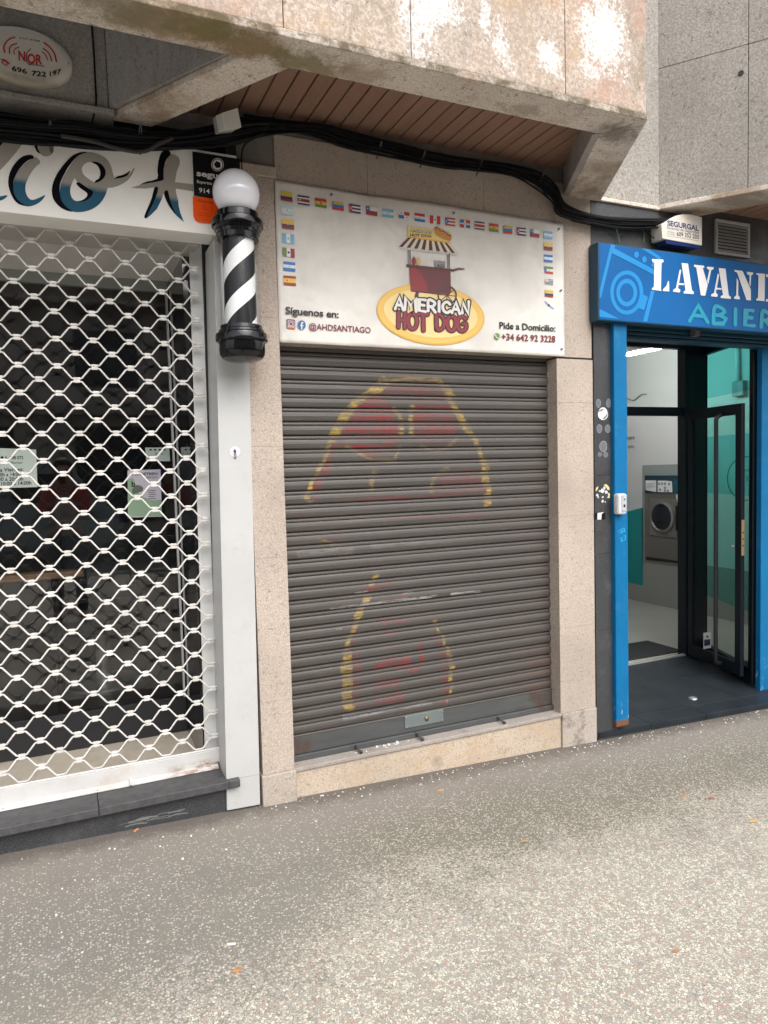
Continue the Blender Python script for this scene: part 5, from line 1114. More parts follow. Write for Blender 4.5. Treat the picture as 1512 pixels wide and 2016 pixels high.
def laundry_sign():
    Y = D-.075; t = thing('blue_shop_sign', 'bright blue laundry sign box with white stencil letters', 'sign', (3.5, Y, 2.35))
    a, b = at(1177, 476, Y), at(1177, 630, Y); z0, z1 = b.z, a.z; zr0, zr1 = at(1512, 656, Y).z, at(1512, 521, Y).z
    z0 = (z0+zr0)/2; z1 = (z1+zr1)/2; x0 = a.x
    mb = MB(); mb.box(x0, 6.4, Y, D-.004, z0, z1); mb.build('box', BLUED, t, bevel=.004)
    mb = MB(); mb.box(x0+.006, 6.39, Y-.002, Y+.001, z0+.006, z1-.006); mb.build('face', BLUES, t)
    m = MB(); Q = lambda p: zp(1140, 400, 4.065, p); L = [Y-.003-.0005*i for i in range(6)]
    f = lambda pts, mt, k: (m.m(mt), m.face([at(*p, L[k]) for p in Q(pts)]))
    zb = lambda p: [(1160+x/9.164, 440+y/9.164) for x, y in p]
    fb = lambda pts, mt, k: (m.m(mt), m.face([at(*p, L[k]) for p in zb(pts)]))
    def el(cx, cy, rx, ry, mt, k): f([(cx+rx*math.cos(a_), cy+ry*math.sin(a_)) for a_ in [i*math.pi/20 for i in range(40)]], mt, k)
    f([(255, 330), (290, 335), (275, 390), (262, 400), (178, 750), (164, 765), (164, 700)], SKYB, 0); f([(262, 400), (275, 360), (300, 370), (600, 530), (600, 575), (440, 490)], SKYB, 1)
    f([(500, 362), (560, 370), (660, 435), (640, 450), (600, 425)], SKYB, 0); f([(575, 700), (605, 700), (545, 948), (512, 945)], SKYB, 0); f([(164, 845), (320, 925), (164, 908)], SKYB, 0)
    el(460, 412, 18, 25, SKYB, 0); el(523, 450, 18, 25, SKYB, 0); f([(600, 455), (575, 500), (600, 515)], SKYB, 0)
    el(382, 715, 132, 176, SKYB, 0); el(382, 715, 104, 145, BLUES, 1); el(382, 715, 83, 110, SKYB, 2); el(382, 715, 55, 75, BLUES, 3)
    f([(495, 720), (552, 750), (520, 858), (465, 835)], SKYB, 2)
    # stencil letters
    for p in ([(583, 447), (673, 450), (678, 470), (660, 478), (655, 690), (662, 703), (583, 692), (583, 680), (598, 672), (603, 478), (585, 465)], [(672, 703), (722, 706), (720, 625), (712, 622), (700, 660), (672, 690)],
              [(806, 530), (818, 535), (793, 680), (812, 695), (805, 715), (752, 708), (755, 692), (775, 680)], [(795, 640), (840, 642), (842, 656), (793, 653)], [(820, 478), (872, 483), (903, 695), (920, 712), (916, 728), (836, 722), (838, 706), (852, 698)],
              [(920, 492), (1000, 500), (1003, 515), (990, 520), (1030, 655), (1010, 740), (975, 738), (938, 515), (920, 508)], [(1025, 508), (1078, 512), (1076, 528), (1058, 535), (1034, 650), (1024, 622), (1042, 535), (1022, 522)],
              [(1110, 560), (1122, 575), (1095, 715), (1112, 735), (1105, 750), (1056, 745), (1058, 730), (1080, 718)], [(1092, 676), (1140, 680), (1142, 693), (1090, 690)], [(1117, 518), (1172, 524), (1198, 738), (1216, 752), (1212, 766), (1132, 758), (1135, 742), (1152, 735)],
              [(1243, 534), (1308, 542), (1375, 690), (1375, 778), (1340, 775), (1265, 555), (1245, 548)], [(1262, 598), (1275, 625), (1273, 735), (1288, 758), (1284, 770), (1240, 765), (1243, 750), (1258, 738)], [(1342, 548), (1394, 555), (1392, 570), (1378, 578), (1372, 668), (1362, 645), (1365, 578), (1345, 568)],
              [(1418, 560), (1488, 565), (1485, 785), (1418, 778), (1420, 765), (1432, 758), (1436, 578), (1418, 570)], [(1496, 568), (1560, 580), (1590, 640), (1590, 720), (1550, 785), (1494, 788), (1496, 770), (1530, 760), (1548, 720), (1548, 640), (1530, 600), (1496, 588)]):
        f(p, LAVW, 4)
    m.m(TEALP)
    for ch, (xa, xb, yb, h) in zip('ABIERTO', ((885, 1030, 942, 130), (1062, 1185, 962, 130), (1225, 1275, 970, 125), (1322, 1405, 975, 120), (1450, 1540, 990, 120), (1575, 1680, 1000, 120), (1720, 1820, 1015, 120))):
        sl = (xb-xa)*.08; brush(m, ch, Q([(xa, yb), (xb, yb+sl), (xb+(-8), yb+sl-h), (xa+(12 if ch != 'A' else 0), yb-h)]), 7.2, L[3])
    m.build('printed_lettering', None, t, recalc=False)
laundry_sign()

def alarm_box():
    Y = D-.09; t = thing('alarm_siren_box', 'white alarm siren box with dark blue base above the blue sign', 'alarm box', at(1340, 490, Y))
    Q = lambda p: zp(1140, 400, 4.065, p)
    front = Q([(660, 168), (775, 100), (830, 88), (905, 90), (985, 112), (985, 338), (668, 283)])
    mb = MB(); mb.pslab(front, Y, .085); mb.build('housing', mat('siren_white', (.62, .58, .52), .4, var=.05), t, bevel=.003)
    fb = [at(*p, Y+.006) for p in Q([(690, 292), (980, 342), (950, 362), (700, 322)])]
    mb = MB(); mb.slab(fb, .07); mb.build('strobe_base', mat('siren_blue', (.005, .02, .12), .2, coat=.5), t)
    m = MB(); yt = Y-.0006; m.m(mat('navy_ink', (.01, .015, .12), .5)); text(m, 'SEGURGAL', *Q([(707, 178), (958, 222)]), 10, yt, .035); m.m(BK); text(m, 'Sistemas de Seguridad', *Q([(702, 205), (958, 246)]), 5.5, yt)
    text(m, '609 352 203', *Q([(782, 262), (958, 288)]), 8.5, yt, .012); text(m, 'ATENCION', *Q([(706, 233), (765, 242)]), 2.6, yt); text(m, 'AL CLIENTE', *Q([(706, 250), (770, 260)]), 2.6, yt)
    ribbon(m, Q([(706, 262), (958, 302)]), .5, lambda q: at(q.x, q.y, yt), False)
    m.m(mat('sun_ink', (.55, .33, .15), .5))
    for i in range(7): a = math.pi*(.12+i*.127); ribbon(m, Q([(835-25*math.cos(a), 140-25*math.sin(a)*.9), (835-62*math.cos(a), 140-44*math.sin(a))]), .6, lambda q: at(q.x, q.y, yt), False)
    m.build('print', None, t, recalc=False)
alarm_box()
def vent():
    Y = D-.012; t = thing('vent_grille', 'silver louvred vent grille on the black wall above the sign', 'vent', at(1442, 508, Y))
    Q = lambda p: zp(1140, 400, 4.065, p)
    a, b, c, d = at(*Q([(1100, 122)])[0], Y), at(*Q([(1371, 165)])[0], Y), at(*Q([(1369, 440)])[0], Y), at(*Q([(1090, 403)])[0], Y)
    x0, x1, z0, z1 = (a.x+d.x)/2, (b.x+c.x)/2, (c.z+d.z)/2, (a.z+b.z)/2; w_ = .018
    GR = mat('vent_aluminium', (.36, .35, .34), .45, .2)
    mb = MB(); mb.box(x0, x1, Y, D+.003, z1-w_, z1); mb.box(x0, x1, Y, D+.003, z0, z0+w_); mb.box(x0, x0+w_, Y, D+.003, z0+w_, z1-w_); mb.box(x1-w_, x1, Y, D+.003, z0+w_, z1-w_); mb.build('frame', GR, t, bevel=.002)
    mb = MB(); mb.box(x0+w_, x1-w_, D-.0005, D+.003, z0+w_, z1-w_); mb.build('backing', MBLK, t)
    n = 9; hh = (z1-z0-2*w_)/n
    for k in range(n):
        z = z0+w_+hh*(k+.15); mb = MB(); mb.loft([(x0+w_, D-.002, z+hh*.75), (x0+w_, Y+.001, z), (x0+w_, Y+.002, z-.001), (x0+w_, D-.001, z+hh*.75-.001)], [(x1-w_, D-.002, z+hh*.75), (x1-w_, Y+.001, z), (x1-w_, Y+.002, z-.001), (x1-w_, D-.001, z+hh*.75-.001)]); mb.build('slat', GR, t)
vent()
def keybox():
    Y = D-.035; t = thing('key_box', 'small light grey combination key box fixed to the blue post', 'key box', at(1222, 1013, Y))
    z = lambda p: zp(1160, 780, 6.72, p)
    a = at(*z([(322, 1290)])[0], Y); 
    x0, x1 = at(*z([(330, 1420)])[0], Y-.01).x, at(*z([(512, 1420)])[0], Y-.05).x; z1 = at(*z([(440, 1288)])[0], Y-.05).z; z0 = at(*z([(440, 1568)])[0], Y-.05).z
    GP = mat('keybox_grey', (.52, .54, .56), .35)
    mb = MB(); mb.box(x0, x1, Y-.045, Y, z0, z1); mb.build('body', GP, t, bevel=.012)
    mb = MB(); mb.box(x0+.022, x1-.006, Y-.049, Y-.044, z0+.018, z1-.008); fr = mb.build('lid', mat('keybox_lid', (.40, .41, .42), .4), t, bevel=.003)
    mb = MB(); mb.box(x0+.034, x1-.02, Y-.051, Y-.0485, z0+.042, z0+.058); mb.build('dials', BK, fr)
    mb = MB(); mb.smooth = True; cx = (x0+x1)/2+.008; mb.tube([(cx, Y-.050, z1-.038), (cx, Y-.050, z1-.018)], .004, 10); mb.build('latch', SILV, fr)
keybox()
def stickers():
    z = lambda p: zp(1160, 780, 6.72, p); Y = D-.0052; GLU = mat('glue_trace', (.13, .14, .15), .35); EDG = mat('glue_edge', (.25, .26, .27), .5)
    def el(m, cx, cy, rx, ry, Yy): m.face([at(*z([(cx+rx*math.cos(a)*(1+.06*math.sin(3*a+cx)), cy+ry*math.sin(a))])[0], Yy) for a in [i*math.pi/10 for i in range(20)]])
    spots = [(122, 95, 32, 58, 'upper left pale glue trace above the torn white sticker'), (257, 92, 32, 58, 'upper right pale glue trace above the torn white sticker'), (135, 430, 36, 58, 'left glue trace just below the torn white sticker'), (245, 430, 36, 55, 'right glue trace just below the torn white sticker'), (187, 665, 50, 75, 'largest glue trace below the tile joint on the black wall'), (140, 770, 26, 30, 'tiny round glue trace at the left under the largest one'), (218, 775, 28, 36, 'tiny round glue trace at the right under the largest one')]
    for cx, cy, rx, ry, lab in spots:
        m = MB(); m.m(EDG); el(m, cx, cy, rx, ry, Y); m.m(GLU); el(m, cx, cy, rx*.84, ry*.88, Y-.0003); m.build('glue_mark', None, None, recalc=False, label=lab, cat='sticker trace', group='glue traces on the black cladding')
    m = MB(); m.m(mat('sticker_white', (.6, .6, .59), .6)); el(m, 182, 232, 66, 85, Y); m.m(mat('torn_grey', (.15, .15, .15), .6)); m.face([at(*p, Y-.0004) for p in z([(125, 195), (165, 170), (200, 175), (170, 195), (130, 205)])]); m.face([at(*p, Y-.0004) for p in z([(175, 300), (225, 250), (238, 215), (240, 260), (205, 305)])])
    m.build('round_sticker', None, None, recalc=False, label='torn round white sticker on the black granite cladding', cat='sticker')
    m = MB(); m.m(mat('sticker_yellow', (.62, .55, .25), .6))
    for p in ([(85, 1250), (90, 1215), (120, 1190), (115, 1225), (95, 1255)], [(190, 1175), (225, 1162), (262, 1200), (272, 1240), (245, 1240), (225, 1205)], [(245, 1275), (275, 1290), (270, 1350), (235, 1345), (250, 1320)]): m.face([at(*q, Y) for q in z(p)])
    m.m(MATS['sticker_white'])
    rnd = random.Random(2)
    for cx, cy, r in ((175, 1255, 30), (200, 1215, 20), (225, 1270, 22), (140, 1255, 14), (105, 1310, 20), (120, 1335, 14), (180, 1335, 15), (175, 1392, 20), (212, 1398, 11)):
        m.face([at(*z([(cx+r*rnd.uniform(.6, 1.1)*math.cos(a), cy+r*rnd.uniform(.7, 1.2)*math.sin(a))])[0], Y-.0003) for a in [i*math.pi/5 for i in range(10)]])
    m.build('peeled_sticker', None, None, recalc=False, label='peeled yellow and white sticker remains left of the key box', cat='sticker')
    m = MB(); m.m(BK); m.face([at(*q, Y) for q in z([(68, 1545), (210, 1540), (215, 1615), (205, 1632), (68, 1630)])]); m.m(MATS['sticker_white']); m.face([at(*q, Y-.0004) for q in z([(110, 1545), (150, 1540), (200, 1530), (165, 1560), (160, 1632), (108, 1632)])])
    m.build('torn_sticker', None, None, recalc=False, label='torn black and white rectangular sticker below the yellow one', cat='sticker')
    m = MB(); m.m(mat('scrawl_blue', (.02, .33, .62), .5)); Yp = D-.0357
    for p in ([(385, 1790), (420, 1760), (440, 1820)], [(430, 1750), (460, 1745), (470, 1800), (440, 1790)], [(400, 1810), (470, 1770)], [(415, 1870), (425, 1930)], [(435, 1865), (440, 1925)], [(455, 1850), (480, 1840), (475, 1900), (450, 1910)]): ribbon(m, z(p), 1.2, lambda q, k=len(m.f): at(q.x, q.y, Yp-.00001*k))
    m.build('scrawl', None, None, recalc=False, label='light blue scrawl on the blue post under the key box', cat='graffiti')
    # barber sticker on the white post
    Yb = D-.0128; m = MB(); g = lambda p: zp(420, 860, 16.8, p); LB = mat('pale_blue_ring', (.35, .37, .45), .5); PB = mat('pale_lilac', (.60, .60, .68), .5)
    E2 = lambda cx, cy, rx, ry, mt, k: (m.m(mt), m.face([at(*g([(cx+rx*math.cos(a), cy+ry*math.sin(a))])[0], Yb-.0003*k) for a in [i*math.pi/14 for i in range(28)]]))
    E2(718, 485, 192, 190, LB, 1); E2(718, 485, 180, 178, PB, 2); E2(718, 485, 118, 118, LB, 3); E2(718, 485, 108, 108, PB, 4)
    m.m(mat('plum_ink', (.05, .015, .04), .5)); m.face([at(*p, Yb-.0015) for p in g([(660, 460), (710, 405), (755, 450), (765, 480), (750, 500), (770, 690), (720, 755), (680, 690), (670, 500)])])
    m.m(PB)
    for k in range(5): m.face([at(*p, Yb-.0018) for p in g([(675, 520+k*34), (750, 560+k*34), (752, 572+k*34), (677, 532+k*34)])])
    m.build('barber_sticker', None, None, recalc=False, label='round barber pole sticker on the white shopfront post', cat='sticker')
stickers()

def washer():
    X = 5.742; W = lambda p: zp(1220, 880, 8.067, p); g = lambda x, y, o=0: atx(x, y, X-o)
    t = thing('washing_machine', 'built in steel washing machine with round black door in laundry', 'washing machine', g(1304, 1113))
    def pl(m, pts, o): m.face([g(x, y, o) for x, y in W(pts)])
    ST = mat('washer_steel', (.20, .19, .175), .4, .4); FRM = mat('washer_frame', (.28, .29, .28), .5)
    def bx(name, pts, o, th, mt, par=None, bev=0):
        a = [g(x, y, o) for x, y in W(pts)]; m = MB(); m.loft([p+Vector((th, 0, 0)) for p in a], a); return m.build(name, mt, par or t, bevel=bev)
    bx('surround', [(358, 290), (1300, 262), (1300, 1960), (360, 1825)], .0, .012, FRM)
    bx('upper_panel', [(400, 325), (1290, 318), (1290, 452), (400, 452)], .012, .01, mat('panel_greengrey', (.27, .31, .29), .5))
    bx('fascia', [(398, 455), (1290, 450), (1290, 735), (398, 735)], .02, .02, mat('fascia_dark', (.02, .05, .07), .3))
    bx('body', [(398, 740), (1290, 745), (1290, 1905), (398, 1800)], .016, .015, ST)
    dp = bx('door_panel', [(470, 815), (900, 830), (905, 1450), (470, 1400)], .03, .013, mat('washer_door_steel', (.26, .25, .23), .35, .5), None, .006)
    cen = g(*W([(682, 1112)])[0], .03); r = abs(g(*W([(682, 905)])[0], .03).z-cen.z)
    m = MB(); m.smooth = True; ring = []
    for rr, h in ((1.22, 0), (1.2, .02), (1.05, .03), (.98, .015)): ring.append([(cen.x-h, cen.y+r*rr*math.cos(a), cen.z+r*rr*math.sin(a)) for a in [i*math.pi/20 for i in range(40)]])
    vs = [p for q in ring for p in q]; m.add(vs, [(i*40+j, i*40+(j+1) % 40, (i+1)*40+(j+1) % 40, (i+1)*40+j) for i in range(3) for j in range(40)]); m.build('door_ring', mat('washer_door_steel', (.26, .25, .23), .35, .5), dp)
    m = MB(); m.smooth = True; ring = []
    for rr, h in ((.98, .014), (.7, .028), (.3, .036), (.01, .038)): ring.append([(cen.x-h, cen.y+r*rr*math.cos(a), cen.z+r*rr*math.sin(a)) for a in [i*math.pi/20 for i in range(40)]])
    vs = [p for q in ring for p in q]; m.add(vs, [(i*40+j, i*40+(j+1) % 40, (i+1)*40+(j+1) % 40, (i+1)*40+j) for i in range(3) for j in range(40)]); m.build('door_glass', mat('washer_glass', (.008, .012, .02), .08, coat=.5), dp)
    bx('handle', [(882, 935), (905, 937), (905, 1330), (885, 1325)], .035, .02, MBLK)
    m = MB(); m.m(WHT)
    for pts in ([(410, 530), (580, 530), (580, 715), (412, 685)], [(603, 535), (730, 535), (830, 545), (838, 720), (603, 715)], [(895, 755), (985, 755), (985, 880), (900, 880)]): pl(m, pts, .0205 if pts[0][1] < 700 else .0165)
    m.m(mat('label_grey', (.25, .27, .3), .6)); 
    for k in range(4): pl(m, [(425, 580+k*22), (560-(k % 2)*40, 580+k*22), (560-(k % 2)*40, 588+k*22), (425, 588+k*22)], .021)
    for cx, cy in ((628, 585), (675, 585), (720, 585), (785, 590), (640, 680), (720, 650), (720, 695), (765, 700)): pl(m, [(cx-16, cy-20), (cx+14, cy-20), (cx+14, cy+18), (cx-16, cy+18)], .021)
    m.m(mat('fascia_teal', (.01, .10, .14), .4)); pl(m, [(850, 520), (975, 520), (975, 725), (850, 725)], .0205)
    m.build('instruction_labels', None, t, recalc=False)
    bx('vent_strip', [(415, 1742), (970, 1815), (970, 1850), (415, 1790)], .018, .004, MBLK)
    # pipe and box added to stand in for a reflection in the side glass
    t = thing('reflected_pipe', 'white pipe and box added for a reflection in the laundry side glass', 'conduit', atx(1453, 770, 5.7))
    a = atx(1450, 660, 5.73); b = atx(1453, 755, 5.73); m = MB(); m.smooth = True; m.tube([a, b], .02, 10); m.build('pipe', WHT, t)
    c = atx(1456, 765, 5.73); m = MB(); m.box(5.70, 5.754, c.y-.06, c.y+.06, c.z-.07, c.z+.07); m.build('pipe_box', mat('pipe_box_grey', (.3, .3, .3), .5), t, bevel=.006)
washer()

# ================================================================== STREET BEHIND THE CAMERA (seen only in the glass)
def far_side():
    ob = thing('apartment_block', 'pale apartment block across the street reflected in the barber window', 'building', (0, -14, 0))
    mb = MB(); mb.box(-22, 26, -22, -13.6, -.1, 6.6); mb.build('wall', mat('far_render', (.55, .51, .47), .8, var=.1), ob)
    mb = MB(); mb.box(-22.2, 26.2, -13.6, -13.2, 3.2, 3.5); mb.box(-22.2, 26.2, -13.6, -12.9, 6.1, 6.25); mb.build('cornice', mat('far_stone', (.42, .4, .37), .8), ob)
    WG = mat('far_window', (.02, .03, .045), .1); SH = mat('far_frame', (.5, .5, .5), .5)
    for lv, (z0, z1) in enumerate(((.2, 2.9), (3.9, 5.6))):
        for i in range(9):
            x = -20+i*5.1
            wd = 3.6 if lv == 0 else 1.8
            mb = MB(); mb.box(x, x+wd, -13.59, -13.55, z0, z1); f = mb.build('window', SH if lv else MBLK, ob)
            mb = MB(); mb.box(x+.08, x+wd-.08, -13.549, -13.53, z0+.08, z1-.08); mb.build('pane', WG, f)
    v = thing('parked_van', 'pale blue grey van parked across the street reflected in glass', 'van', (-1.6, -8.6, -.2))
    mb = MB(); prof = [(-4.0, .12), (1.0, .12), (1.05, .75), (.75, .98), (.15, 1.75), (-.1, 1.85), (-3.9, 1.85), (-4.02, 1.6)]
    mb.loft([(x, -9.5, z) for x, z in prof], [(x, -7.7, z) for x, z in prof]); mb.build('body', mat('van_paint', (.30, .38, .42), .3, coat=.4), v, bevel=.06)
    for x in (-3.1, .1):
        for y in (-9.45, -7.75):
            mb = MB(); mb.smooth = True; mb.tube([(x, y-.1, .13), (x, y+.1, .13)], .33, 24); w_ = mb.build('wheel', MBLK, v)
            mb = MB(); mb.tube([(x, y+.101, .13), (x, y+.115, .13)], .2, 20); mb.build('hub', SILV, w_)
    mb = MB(); mb.face([(-.9, -7.69, 1.05), (.45, -7.69, 1.05), (.05, -7.69, 1.6), (-.9, -7.69, 1.6)]); mb.build('side_window', WG, v, recalc=False)
far_side()

# ------------------------------------------------------------------ the photographer, standing behind the camera
def person():
    t = thing('person', 'person in red jacket and jeans holding up a phone, reflected in window', 'person', (.02, -.42, gz(0)))
    bx, by, g0 = .02, -.46, gz(0)
    V = {}; 
    pts = [('pel', (bx, by, .93), (.15, .11)), ('wai', (bx, by, 1.08), (.135, .10)), ('che', (bx, by, 1.28), (.165, .115)), ('nec', (bx, by, 1.43), (.065, .065)), ('jaw', (bx, by+.035, 1.52), (.07, .075)), ('hea', (bx, by+.015, 1.61), (.082, .098)), ('cro', (bx, by, 1.68), (.055, .065)),
           ('shl', (bx-.17, by, 1.375), (.06, .06)), ('ell', (bx-.20, by+.16, 1.16), (.042, .042)), ('wrl', (bx-.07, by+.36, 1.46), (.027, .027)), ('hdl', (bx-.055, by+.40, 1.52), (.03, .02)),
           ('shr', (bx+.17, by, 1.375), (.06, .06)), ('elr', (bx+.20, by+.16, 1.16), (.042, .042)), ('wrr', (bx+.05, by+.36, 1.46), (.027, .027)), ('hdr', (bx+.035, by+.40, 1.52), (.03, .02)),
           ('hil', (bx-.09, by, .86), (.085, .09)), ('knl', (bx-.11, by+.02, .48), (.055, .06)), ('anl', (bx-.12, by-.01, .09), (.037, .04)), ('tol', (bx-.14, by+.13, .04), (.035, .028)),
           ('hir', (bx+.09, by, .86), (.085, .09)), ('knr', (bx+.11, by+.04, .48), (.055, .06)), ('anr', (bx+.13, by+.02, .09), (.037, .04)), ('tor', (bx+.16, by+.16, .04), (.035, .028))]
    ed = [('pel', 'wai'), ('wai', 'che'), ('che', 'nec'), ('nec', 'jaw'), ('jaw', 'hea'), ('hea', 'cro'), ('che', 'shl'), ('shl', 'ell'), ('ell', 'wrl'), ('wrl', 'hdl'), ('che', 'shr'), ('shr', 'elr'), ('elr', 'wrr'), ('wrr', 'hdr'), ('pel', 'hil'), ('hil', 'knl'), ('knl', 'anl'), ('anl', 'tol'), ('pel', 'hir'), ('hir', 'knr'), ('knr', 'anr'), ('anr', 'tor')]
    def skin(name, names, edges, grow, mt, par, sub=2):
        idx = {n: i for i, n in enumerate(names)}; P = {a: (b, c) for a, b, c in pts}
        me = bpy.data.meshes.new(name); me.from_pydata([P[n][0] for n in names], [(idx[a], idx[b]) for a, b in edges], [])
        o = bpy.data.objects.new(name, me); C.objects.link(o); o.modifiers.new('skin', 'SKIN'); sb = o.modifiers.new('sub', 'SUBSURF'); sb.levels = sub; sb.render_levels = sub
        if not me.skin_vertices:
            bm = bmesh.new(); bm.from_mesh(me); bm.verts.layers.skin.verify(); bm.to_mesh(me); bm.free()
        sv = me.skin_vertices[0].data
        for n in names: r = P[n][1]; sv[idx[n]].radius = (r[0]+grow, r[1]+grow)
        sv[0].use_root = True; me.materials.append(mt); o.parent = par; o.matrix_parent_inverse = par.matrix_world.inverted(); 
        for p in me.polygons: p.use_smooth = True
        return o
    SK = mat('skin', (.45, .27, .2), .5)
    # fingers: four curled round each side of the phone and a thumb
    extra = []
    for s, hd, wx in ((-1, 'hdl', bx-.055), (1, 'hdr', bx+.035)):
        for k in range(4):
            z = 1.535-.02*k; base = 'f%s%d' % (hd, k)
            pts.append((base+'a', (wx+s*.012, by+.425, z), (.0095, .0095))); pts.append((base+'b', (wx+s*.004, by+.448, z+.002), (.0088, .0088))); pts.append((base+'c', (wx-s*.02, by+.452, z+.003*k), (.0078, .0078)))
            extra += [(hd, base+'a'), (base+'a', base+'b'), (base+'b', base+'c')]
        b_ = 't'+hd; pts.append((b_+'a', (wx-s*.012, by+.405, 1.50), (.011, .011))); pts.append((b_+'b', (wx-s*.03, by+.418, 1.515), (.009, .009))); extra += [(hd, b_+'a'), (b_+'a', b_+'b')]
    body = skin('body', [p[0] for p in pts], ed+extra, 0, SK, t)
    skin('red_jacket', ['wai', 'che', 'nec', 'shl', 'ell', 'wrl', 'shr', 'elr', 'wrr'], [e for e in ed if e[0] in ('wai', 'che', 'shl', 'ell', 'shr', 'elr') and e[1] not in ('hdl', 'hdr')], .016, mat('red_cloth', (.40, .015, .02), .8), t)
    skin('jeans', ['pel', 'hil', 'knl', 'anl', 'hir', 'knr', 'anr'], [('pel', 'hil'), ('hil', 'knl'), ('knl', 'anl'), ('pel', 'hir'), ('hir', 'knr'), ('knr', 'anr')], .012, mat('denim', (.025, .04, .08), .9), t)
    mb = MB(); mb.smooth = True
    mb.add([(bx+(x)*.10, by+.125+abs(x)*-.02, z) for z in (1.0, 1.12, 1.24, 1.36) for x in (-1, -.5, 0, .5, 1)], [(r*5+i, r*5+i+1, r*5+i+6, r*5+i+5) for r in range(3) for i in range(4)]); o = mb.build('white_shirt', mat('white_cloth', (.6, .6, .62), .9), t, recalc=False)
    # hair, face
    mb = MB(); mb.smooth = True; n = 24; vs = []; fs = []
    for i in range(13):
        a = i*math.pi/12*.72
        for j in range(n):
            b = 2*math.pi*j/n; r = .108+.004*math.sin(5*b+i); fr = 1 if math.sin(b) < .35 else max(.0, 1-.9*max(0, a-.95))
            vs.append((bx+.098*math.sin(a)*math.cos(b)*1.02, by-.012+.118*math.sin(a)*math.sin(b)*fr, 1.64+.105*math.cos(a)-(0.05*max(0, a-1.3) if math.sin(b) < .3 else 0)))
    for i in range(12):
        for j in range(n): fs.append((i*n+j, i*n+(j+1) % n, (i+1)*n+(j+1) % n, (i+1)*n+j))
    mb.add(vs, fs); mb.build('hair', mat('dark_hair', (.015, .01, .008), .6), t)
    for s in (-1, 1):
        mb = MB(); mb.smooth = True; mb.lathe(bx+s*.032, by+.098, [(.001, 1.609), (.008, 1.613), (.011, 1.62), (.008, 1.627), (.001, 1.631)], 12); mb.build('eye', mat('eye_dark', (.05, .03, .02), .3), t)
        mb = MB(); mb.smooth = True; mb.lathe(bx+s*.086, by+.01, [(.001, 1.575), (.01, 1.585), (.012, 1.61), (.008, 1.63), (.001, 1.635)], 12); mb.build('ear', SK, t)
        mb = MB(); mb.box(bx+s*.13-.045, bx+s*.13+.045, by-.07, by+.20, g0-.0, g0+.07); mb.build('shoe', MBLK, t, bevel=.025)
    mb = MB(); mb.smooth = True; mb.tube([(bx, by+.095, 1.605), (bx, by+.115, 1.58), (bx, by+.10, 1.568)], .011, 8); mb.build('nose', SK, t)
    mb = MB(); mb.smooth = True; mb.tube([(bx-.024, by+.098, 1.542), (bx, by+.106, 1.544), (bx+.024, by+.098, 1.542)], .006, 8); mb.build('mouth', mat('lips', (.35, .12, .1), .5), t)
    ph = thing('mobile_phone', 'dark mobile phone held up in both hands', 'phone', (0, -.03, 1.47))
    mb = MB(); mb.box(-.037, .037, -.034, -.026, 1.47, 1.618); mb.build('case', BLK, ph, bevel=.003)
    mb = MB(); mb.box(-.033, .033, -.0352, -.0342, 1.476, 1.612); mb.build('screen', mat('phone_screen', (.02, .02, .025), .1), ph)
person()

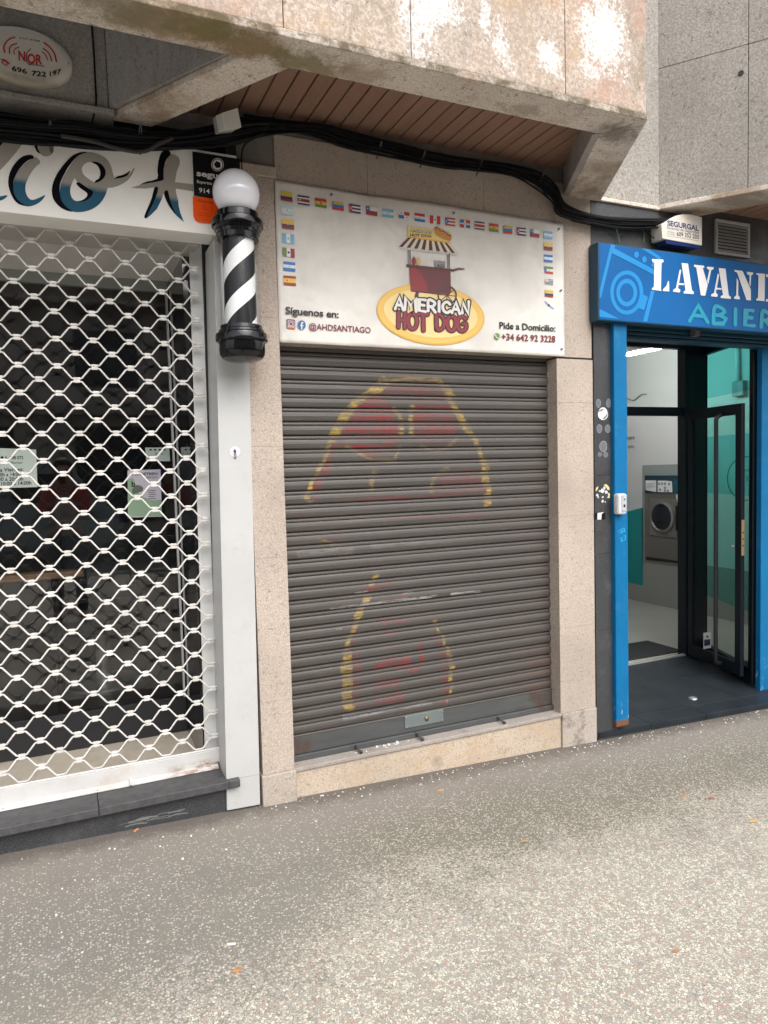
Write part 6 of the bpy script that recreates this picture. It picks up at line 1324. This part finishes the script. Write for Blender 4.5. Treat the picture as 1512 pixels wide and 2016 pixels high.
# ------------------------------------------------------------------ litter
def litter():
    BW = mat('butt_paper', (.72, .70, .66), .8); BO = mat('butt_filter', (.55, .24, .08), .8)
    butts = [((717, 1527), 'white', .4, 'white cigarette butt below the left end of the shutter threshold'), ((748, 1529), 'orange', .2, 'orange filter butt to the right of a white one under the threshold'), ((868, 1505), 'white', 1.2, 'white butt lying in the middle under the shutter threshold'), ((902, 1503), 'orange', .1, 'orange filter butt close to the wall under the lock plate'),
             ((455, 1857), 'white', 2.8, 'white cigarette butt lying alone on the lower left pavement'), ((268, 1633), 'orange', .8, 'orange butt near the dark plinth below the barber ledge'), ((820, 1506), 'orange', .3, 'orange filter butt beside the crumbs left of the middle white butt'), ((868, 1554), 'orange', .0, 'orange butt on the pavement one step out from the threshold'), ((640, 1543), 'orange', 1.0, 'orange butt at the foot of the stone pilaster')]
    for (px, py), k, a, lab in butts:
        p = atz(px, py, 0); p = atz(px, py, gz(p.x)+.004); t = thing('cigarette_butt', lab, 'cigarette butt', (p.x, p.y, gz(p.x)), 'cigarette butts littering the pavement')
        d = Vector((math.cos(a), math.sin(a), 0)); z = Vector((0, 0, gz(p.x)+.001-p.z))
        mb = MB(); mb.smooth = True; mb.tube([p+z-d*.006, p+z+d*.014], .004, 8); mb.build('paper', BW if k == 'white' else BO, t)
        mb = MB(); mb.smooth = True; mb.tube([p+z-d*.014, p+z-d*.0061], .0039, 8); mb.build('filter', BO if k != 'white' else BW, t)
    leaf = [((467, 1915), .018, 'orange dry leaf scrap on the lower left pavement'), ((1032, 1641), .016, 'yellow leaf scrap on the middle of the pavement'), ((1331, 1851), .013, 'bright orange scrap on the lower right pavement'), ((1484, 1588), .028, 'yellowish dry leaf at the right edge of the pavement'), ((1345, 1541), .02, 'orange leaf scrap in front of the laundry step, left one'), ((1400, 1546), .02, 'reddish leaf scrap in front of the laundry step, right one')]
    for (px, py), s, lab in leaf:
        p = atz(px, py, 0); x, y = p.x, p.y; z = gz(x)+.002-.004*(3.2-y); rnd = random.Random(px); col = (.42, .19, .07) if 'orange' in lab else ((.30, .13, .09) if 'red' in lab else (.42, .30, .13))
        m = MB(); a0 = rnd.random()*6; k = 9; c = (x, y, z+s*.35); rim = [(x+s*rnd.uniform(.5, 1.1)*math.cos(a0+i*6.283/k)*(1.3), y+s*rnd.uniform(.5, 1.1)*math.sin(a0+i*6.283/k)*.7, z+s*rnd.uniform(0, .25)) for i in range(k)]
        for i in range(k): m.face([c, rim[i], rim[(i+1) % k]])
        m.build('leaf_scrap', mat('leaf_%d' % px, col, .7), None, recalc=False, label=lab, cat='leaf', group='leaf scraps on the pavement')
    # crumbs of plaster swept against the foot of the walls
    rnd = random.Random(11); mb = MB()
    for i in range(250):
        if i < 190: x = rnd.uniform(.8, 4.3); y = D-.02-abs(rnd.gauss(0, .045))
        else: x = rnd.uniform(-.4, 4.3); y = D-.05-abs(rnd.gauss(0, .35))
        s = rnd.uniform(.0014, .0042)*(1.3 if rnd.random() < .06 else 1); z = gz(x)-.004*(3.2-y)
        v = [(x+s*rnd.uniform(.6, 1.2)*dx, y+s*rnd.uniform(.6, 1.2)*dy, z+s*dz*rnd.uniform(.6, 1)) for dx, dy, dz in ((-1, -1, 0), (1, -1, 0), (1, 1, 0), (-1, 1, 0), (-.7, -.7, 1), (.7, -.7, 1), (.7, .7, 1), (-.7, .7, 1))]
        mb.add(v, [(0, 1, 5, 4), (1, 2, 6, 5), (2, 3, 7, 6), (3, 0, 4, 7), (4, 5, 6, 7)])
    mb.build('plaster_crumbs', mat('crumb_white', (.68, .65, .6), .9), None, label='white crumbs of plaster scattered along the foot of the walls', cat='debris', kind='stuff')
    mb = MB(); rnd = random.Random(5)
    for i in range(22):
        x = rnd.choice((1.3, 1.42, 1.5))+rnd.gauss(0, .03); y = D+rnd.uniform(.02, .07); s = rnd.uniform(.002, .007); z = .139
        v = [(x+s*rnd.uniform(.6, 1.2)*dx, y+s*rnd.uniform(.6, 1.2)*dy, z+s*dz*rnd.uniform(.6, 1)) for dx, dy, dz in ((-1, -1, 0), (1, -1, 0), (1, 1, 0), (-1, 1, 0), (-.7, -.7, 1), (.7, -.7, 1), (.7, .7, 1), (-.7, .7, 1))]
        mb.add(v, [(0, 1, 5, 4), (1, 2, 6, 5), (2, 3, 7, 6), (3, 0, 4, 7), (4, 5, 6, 7)])
    mb.build('threshold_crumbs', mat('crumb_white', (.68, .65, .6), .9), None, label='crumbs of plaster lying on the shutter threshold', cat='debris', kind='stuff')
litter()
